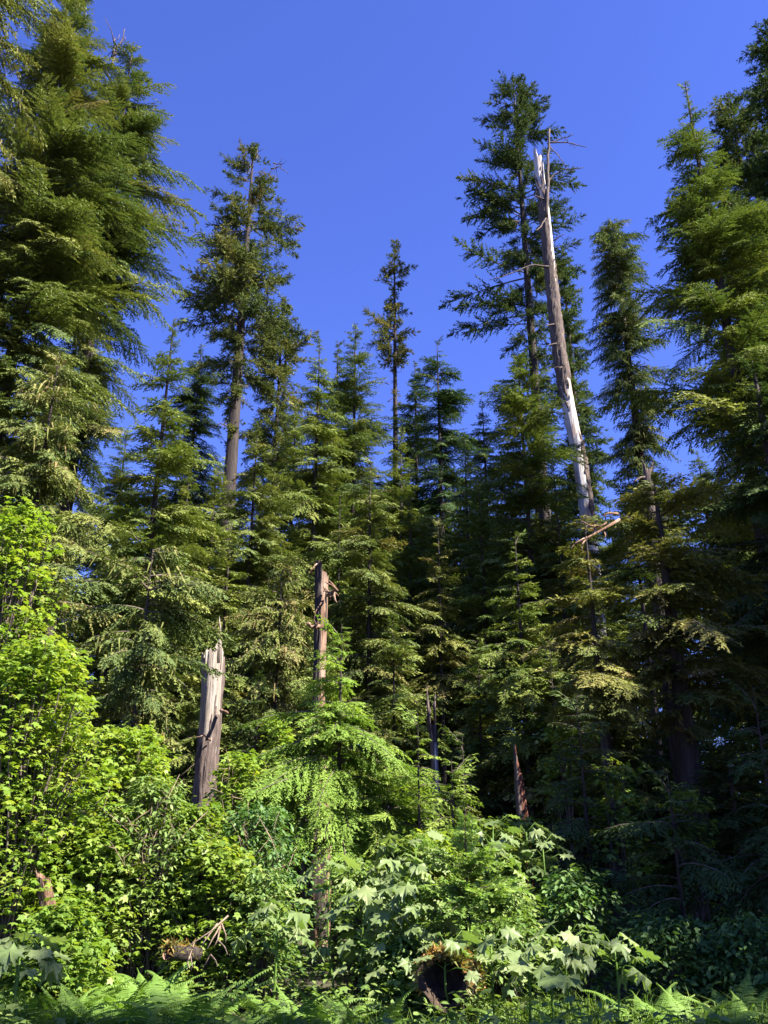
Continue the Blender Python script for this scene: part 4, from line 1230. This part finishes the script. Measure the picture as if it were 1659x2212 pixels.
# ------------------------------------------------------------------ ferns
FROND = []
for fi, (arch, wid) in enumerate(((0.35, 0.2), (0.6, 0.23), (0.9, 0.19), (0.5, 0.16))):
    R = np.random.RandomState(60 + fi)
    G = Geo()
    npn = 26
    s_ = np.linspace(0, 1, npn + 4)
    line = np.stack([s_ * 0.95 - 0.1 * arch * s_ ** 2, np.zeros(len(s_)), 0.9 * s_ - arch * 0.95 * s_ ** 2.2], -1)
    ln = np.linalg.norm(np.diff(line, axis=0), axis=1).sum()
    line = line / ln
    tg = nrm(np.gradient(line, axis=0))
    tube(G, line[::3], np.linspace(0.006, 0.002, len(line[::3])), 3, 0.3)
    for i in range(3, npn + 3):
        u_ = (i - 3) / (npn - 1)
        L_ = wid * (math.sin(math.pi * min(1, u_ * 1.15 + 0.18) ** 0.8) * 0.85 + 0.12) * (1 - u_ ** 4 * 0.8)
        for sg in (-1, 1):
            nv = np.cross(tg[i], [0, sg * 1.0, 0]) * sg
            d = nrm(np.array([0, sg * 1.0, 0]) + tg[i] * 0.45 + R.normal(0, 0.05, 3) - np.array([0, 0, 0.18]))
            b0 = line[i]
            wv = tg[i] * 0.018
            m1 = b0 + d * L_ * 0.5 + nv * 0.006
            tp_ = b0 + d * L_ - np.array([0, 0, 0.02])
            G.add([b0 - wv * .7, b0 + wv * .7, m1 + wv * .85, m1 - wv * .85, tp_], [(0, 1, 2), (0, 2, 3), (3, 2, 4)], 0.45 + R.uniform(-.1, .1) + 0.15 * u_)
    FROND.append(G.mesh('frond', [M['fern']]))


def fern(label, x, Y, L, nf, group, seed, color=(1, 1, 1)):
    R = random.Random(seed + 40)
    t = thing('fern', label, 'fern', (x, Y, float(ground(x, Y))), group)
    a0 = R.uniform(0, 6.28)
    for i in range(nf):
        o = obj('frond', FROND[R.randrange(4)], t, color)
        o.rotation_euler = (R.uniform(-0.15, 0.15), R.uniform(-0.25, 0.2), a0 + i * 6.283 / nf + R.uniform(-0.3, 0.3))
        s_ = L * R.uniform(0.75, 1.15)
        o.scale = (s_, s_, s_)


R = random.Random(77)
i = 0
for (n_, xa, xb, ya, yb, L0, L1, lab, grp) in (
        (18, 95, 440, 10.0, 11.8, 0.75, 1.05, 'bright green fern in the sunlit fern patch at lower left', 'ferns in the sunlit patch at lower left'),
        (7, 20, 560, 9.2, 10.0, 0.45, 0.6, 'fern in the half-shaded strip along the bottom left edge', 'ferns along the bottom left edge'),
        (7, 560, 820, 9.6, 10.8, 0.7, 0.95, 'fern in front of the centre snag foot, left of the mossy log', 'ferns below the centre snag'),
        (5, 1060, 1330, 8.6, 9.4, 0.7, 0.95, 'fern beneath the pale broad leaves at lower right', 'ferns beneath the lower right broad leaves'),
        (5, 1350, 1640, 9.2, 10.5, 0.7, 0.9, 'fern lost in the deep shade at the lower right corner', 'ferns in the lower right shade')):
    for j in range(n_):
        Y = R.uniform(ya, yb)
        px = xa + (j + R.uniform(0.2, 0.8)) * (xb - xa) / n_
        fern(lab, float(at(px, 2000, Y)[0]), Y, R.uniform(L0, L1), R.randint(7, 9), grp, i)
        i += 1


# ------------------------------------------------------------------ mossy logs, fallen twigs
def log(label, p0, p1, r, seed, mossn, wood='darkwood', name='fallen_log', endmoss=True):
    R = np.random.RandomState(seed)
    p0, p1 = np.array(p0, float), np.array(p1, float)
    t = thing(name, label, 'log', p0)
    d = nrm(p1 - p0)
    L = np.linalg.norm(p1 - p0)
    a = nrm(np.cross(d, [0, 0, 1.0]))
    b = np.cross(a, d)
    n, sides = int(L * 6) + 4, 22
    th = np.arange(sides) * 6.2832 / sides
    z = np.linspace(0, L, n)
    rad = r * (1 + 0.08 * np.sin(3 * th)[None, :] + R.normal(0, 0.05, (n, sides)) + R.normal(0, .04, (1, sides)))
    z2 = z[:, None] + np.zeros((1, sides))
    z2[0] += R.uniform(-0.05, 0.06, sides)
    V = z2[..., None] * d + rad[..., None] * (np.cos(th)[None, :, None] * a + np.sin(th)[None, :, None] * b)
    idx = np.arange(n * sides).reshape(n, sides)
    A, B_ = idx[:-1], np.roll(idx, -1, 1)[:-1]
    D_, C_ = idx[1:], np.roll(idx, -1, 1)[1:]
    g = Geo()
    g.add(V.reshape(-1, 3), np.concatenate([np.stack([A, B_, C_], -1).reshape(-1, 3), np.stack([A, C_, D_], -1).reshape(-1, 3)]))
    obj('bark', g.mesh('bark', [M['bark']]), t)
    g = Geo()          # hollow rotten end
    for kk, (f, dep) in enumerate(((1.0, 0.0), (0.8, 0.06), (0.6, 0.22), (0.35, 0.35))):
        ring = V[0] * f + d * (dep + R.uniform(-0.02, 0.03, sides))[:, None] if kk else V[0] * 0.995
        if kk:
            tt = []
            for j in range(sides):
                k2 = (j + 1) % sides
                tt += [(j, sides + k2, sides + j), (j, k2, sides + k2)]
            g.add(np.vstack([prev, ring]), tt)
        prev = ring
    g.add(np.vstack([prev, prev.mean(0)[None]]), [(j, (j + 1) % sides, sides) for j in range(sides)])
    obj('rotten_end', g.mesh('rotten_end', [M[wood]]), t)
    if mossn:
        m = mossn
        aa = R.normal(math.pi / 2, 0.75, m)
        zz = R.rand(m) ** 1.8 * min(L, 1.5)
        nv = np.cos(aa)[:, None] * a + np.sin(aa)[:, None] * b
        P = d * zz[:, None] + nv * r * 1.0
        D2 = nv + np.array([0, 0, -0.9]) * R.uniform(0.2, 1.3, m)[:, None] - d * R.uniform(0, 0.7, m)[:, None]
        G = Geo()
        stamp(G, np.array([[0, -.22, 0], [0, .22, 0], [1, 0, -.1]]), np.array([[0, 1, 2]]), P + R.normal(0, 0.025, (m, 3)), D2 + R.normal(0, 0.45, (m, 3)), R.normal(0, 1, (m, 3)), R.uniform(0.025, 0.085, m), np.clip(R.normal(0.45 + 0.3 * np.sin(zz * 9 + aa * 4), 0.2), 0, 1))
        o = obj('moss', G.mesh('moss', [M['moss']]), t)
        o['kind'] = 'stuff'
    return t


e0 = at(957, 2118, 10.0)
log('short rotten log with dark hollow end and orange moss fringe', e0, e0 + np.array([0.5, 2.4, -0.15]), 0.25, 4, 3200)
e0 = at(362, 2056, 11.3)
log('reddish-brown fallen log half hidden behind the fallen twigs', e0, at(425, 2060, 12.0), 0.08, 5, 200, 'browood')

t = thing('fallen_branch', 'bleached dead twiggy branch hanging over the ferns left of centre', 'branch', at(491, 1985, 10.4))
o0 = at(491, 1985, 10.4)
R = np.random.RandomState(9)
for pl in ([(493, 1978), (455, 2012), (420, 2035), (388, 2056)], [(478, 1993), (470, 2030), (450, 2070), (437, 2096)], [(478, 1993), (488, 2020), (487, 2037)],
           [(470, 1995), (440, 2035), (432, 2058)], [(420, 2035), (411, 2062), (416, 2090)], [(470, 2030), (485, 2045), (492, 2062)], [(411, 2062), (405, 2078), (409, 2092)],
           [(476, 2000), (458, 2030), (448, 2050)], [(455, 2062), (466, 2075), (470, 2088)]):
    G = Geo()
    q = np.array([at(px, py, 10.4 - 0.25 * R.rand() * j / 3) for j, (px, py) in enumerate(pl)]) - o0
    tube(G, q, np.linspace(0.010, 0.004, len(q)), 5)
    obj('twig', G.mesh('twig', [M['deadtwig']]), t)

t = thing('broken_bough', 'bare orange-brown broken bough lying on the brown mossy hump', 'branch', at(1336, 1123, 16.4))
o0 = at(1336, 1123, 16.4)
for r_, pl in ((0.034, [(1338, 1122), (1305, 1142), (1272, 1160), (1241, 1176)]), (0.03, [(1335, 1110), (1315, 1108), (1308, 1112)]), (0.025, [(1307, 1111), (1309, 1130), (1295, 1138)]),
               (0.022, [(1295, 1138), (1275, 1136), (1255, 1125)]), (0.02, [(1302, 1143), (1308, 1155), (1306, 1162)]), (0.022, [(1268, 1160), (1258, 1175), (1256, 1190)]), (0.02, [(1262, 1163), (1245, 1172), (1232, 1186)]), (0.016, [(1285, 1150), (1280, 1143), (1272, 1141)])):
    G = Geo()
    q = np.array([at(px, py, 16.4 - 0.1 * j) for j, (px, py) in enumerate(pl)]) - o0
    tube(G, q, np.linspace(r_, r_ * 0.5, len(q)), 6)
    obj('limb', G.mesh('limb', [M['browood']]), t)

# ------------------------------------------------------------------ ground cover nobody could count
R = np.random.RandomState(101)
n = 42000
yy = 4.5 + 15 * R.rand(n) ** 1.4
xx = (R.rand(n) * 2 - 1) * (yy * 0.5 + 1.5)
den = np.sin(xx * 1.7 + 3) * np.sin(yy * 1.9) + 0.6 * np.sin(xx * 4.1 + yy * 3)
keep = den > -0.6 + 0.4 * R.rand(n)
xx, yy = xx[keep], yy[keep]
n = len(xx)
hh = R.rand(n) ** 1.2 * (0.42 + 0.22 * np.sin(xx * 1.1 + yy * 0.7))
P = np.stack([xx, yy, ground(xx, yy) + hh + 0.02], -1)
th = R.rand(n) * 6.283
D = np.stack([np.cos(th), np.sin(th), R.uniform(-0.5, 0.3, n)], -1)
N = np.stack([R.normal(0, 0.35, n), R.normal(0, 0.35, n), np.ones(n)], -1)
G = Geo()
sel = R.rand(n) < 0.35
stamp(G, MAPLE[0], MAPLE[1], P[sel], D[sel], N[sel], R.uniform(0.06, 0.14, sel.sum()), np.clip(R.normal(0.5, 0.14, sel.sum()), 0, 1))
stamp(G, OVAL[0], OVAL[1], P[~sel], D[~sel], N[~sel], R.uniform(0.05, 0.11, (~sel).sum()), np.clip(R.normal(0.5, 0.14, (~sel).sum()), 0, 1))
o = obj('herb_layer', G.mesh('herb_layer', [M['shrub']]))
tag(o, 'low mixed leafy herbs covering the forest floor in front', 'ground cover')
o['kind'] = 'stuff'

n = 60000
yy = 4.5 + 7.5 * R.rand(n)
xx = (R.rand(n) * 2 - 1) * (yy * 0.48 + 1)
den = np.sin(xx * 1.3 + 0.6) + 0.7 * np.sin(yy * 1.7 + xx) + np.where(xx > -1.0, 0.7, 0.2)
keep = den > R.uniform(-0.4, 1.2, n)
xx, yy = xx[keep], yy[keep]
n = len(xx)
P = np.stack([xx, yy, ground(xx, yy) - 0.02], -1)
th = R.rand(n) * 6.283
ln = R.uniform(0.22, 0.62, n)
D1 = np.stack([np.cos(th) * 0.3, np.sin(th) * 0.3, np.ones(n)], -1)
D2 = np.stack([np.cos(th), np.sin(th), R.uniform(-0.2, 0.5, n)], -1)
sd_ = np.stack([-np.sin(th), np.cos(th), np.zeros(n)], -1) * R.uniform(0.003, 0.006, n)[:, None]
m1 = P + nrm(D1) * (ln * 0.6)[:, None]
t1 = m1 + nrm(D2) * (ln * 0.5)[:, None]
v = np.stack([P - sd_, P + sd_, m1 - sd_ * .8, m1 + sd_ * .8, t1], 1).reshape(-1, 3)
tt = np.array([(0, 1, 3), (0, 3, 2), (2, 3, 4)])[None] + (np.arange(n) * 5)[:, None, None]
G = Geo()
G.add(v, tt.reshape(-1, 3), np.repeat(np.clip(R.normal(0.5, 0.15, n), 0, 1), 5))
o = obj('grass', G.mesh('grass', [M['grass']]))
tag(o, 'thin arching grass along the bottom of the picture', 'grass')
o['kind'] = 'stuff'
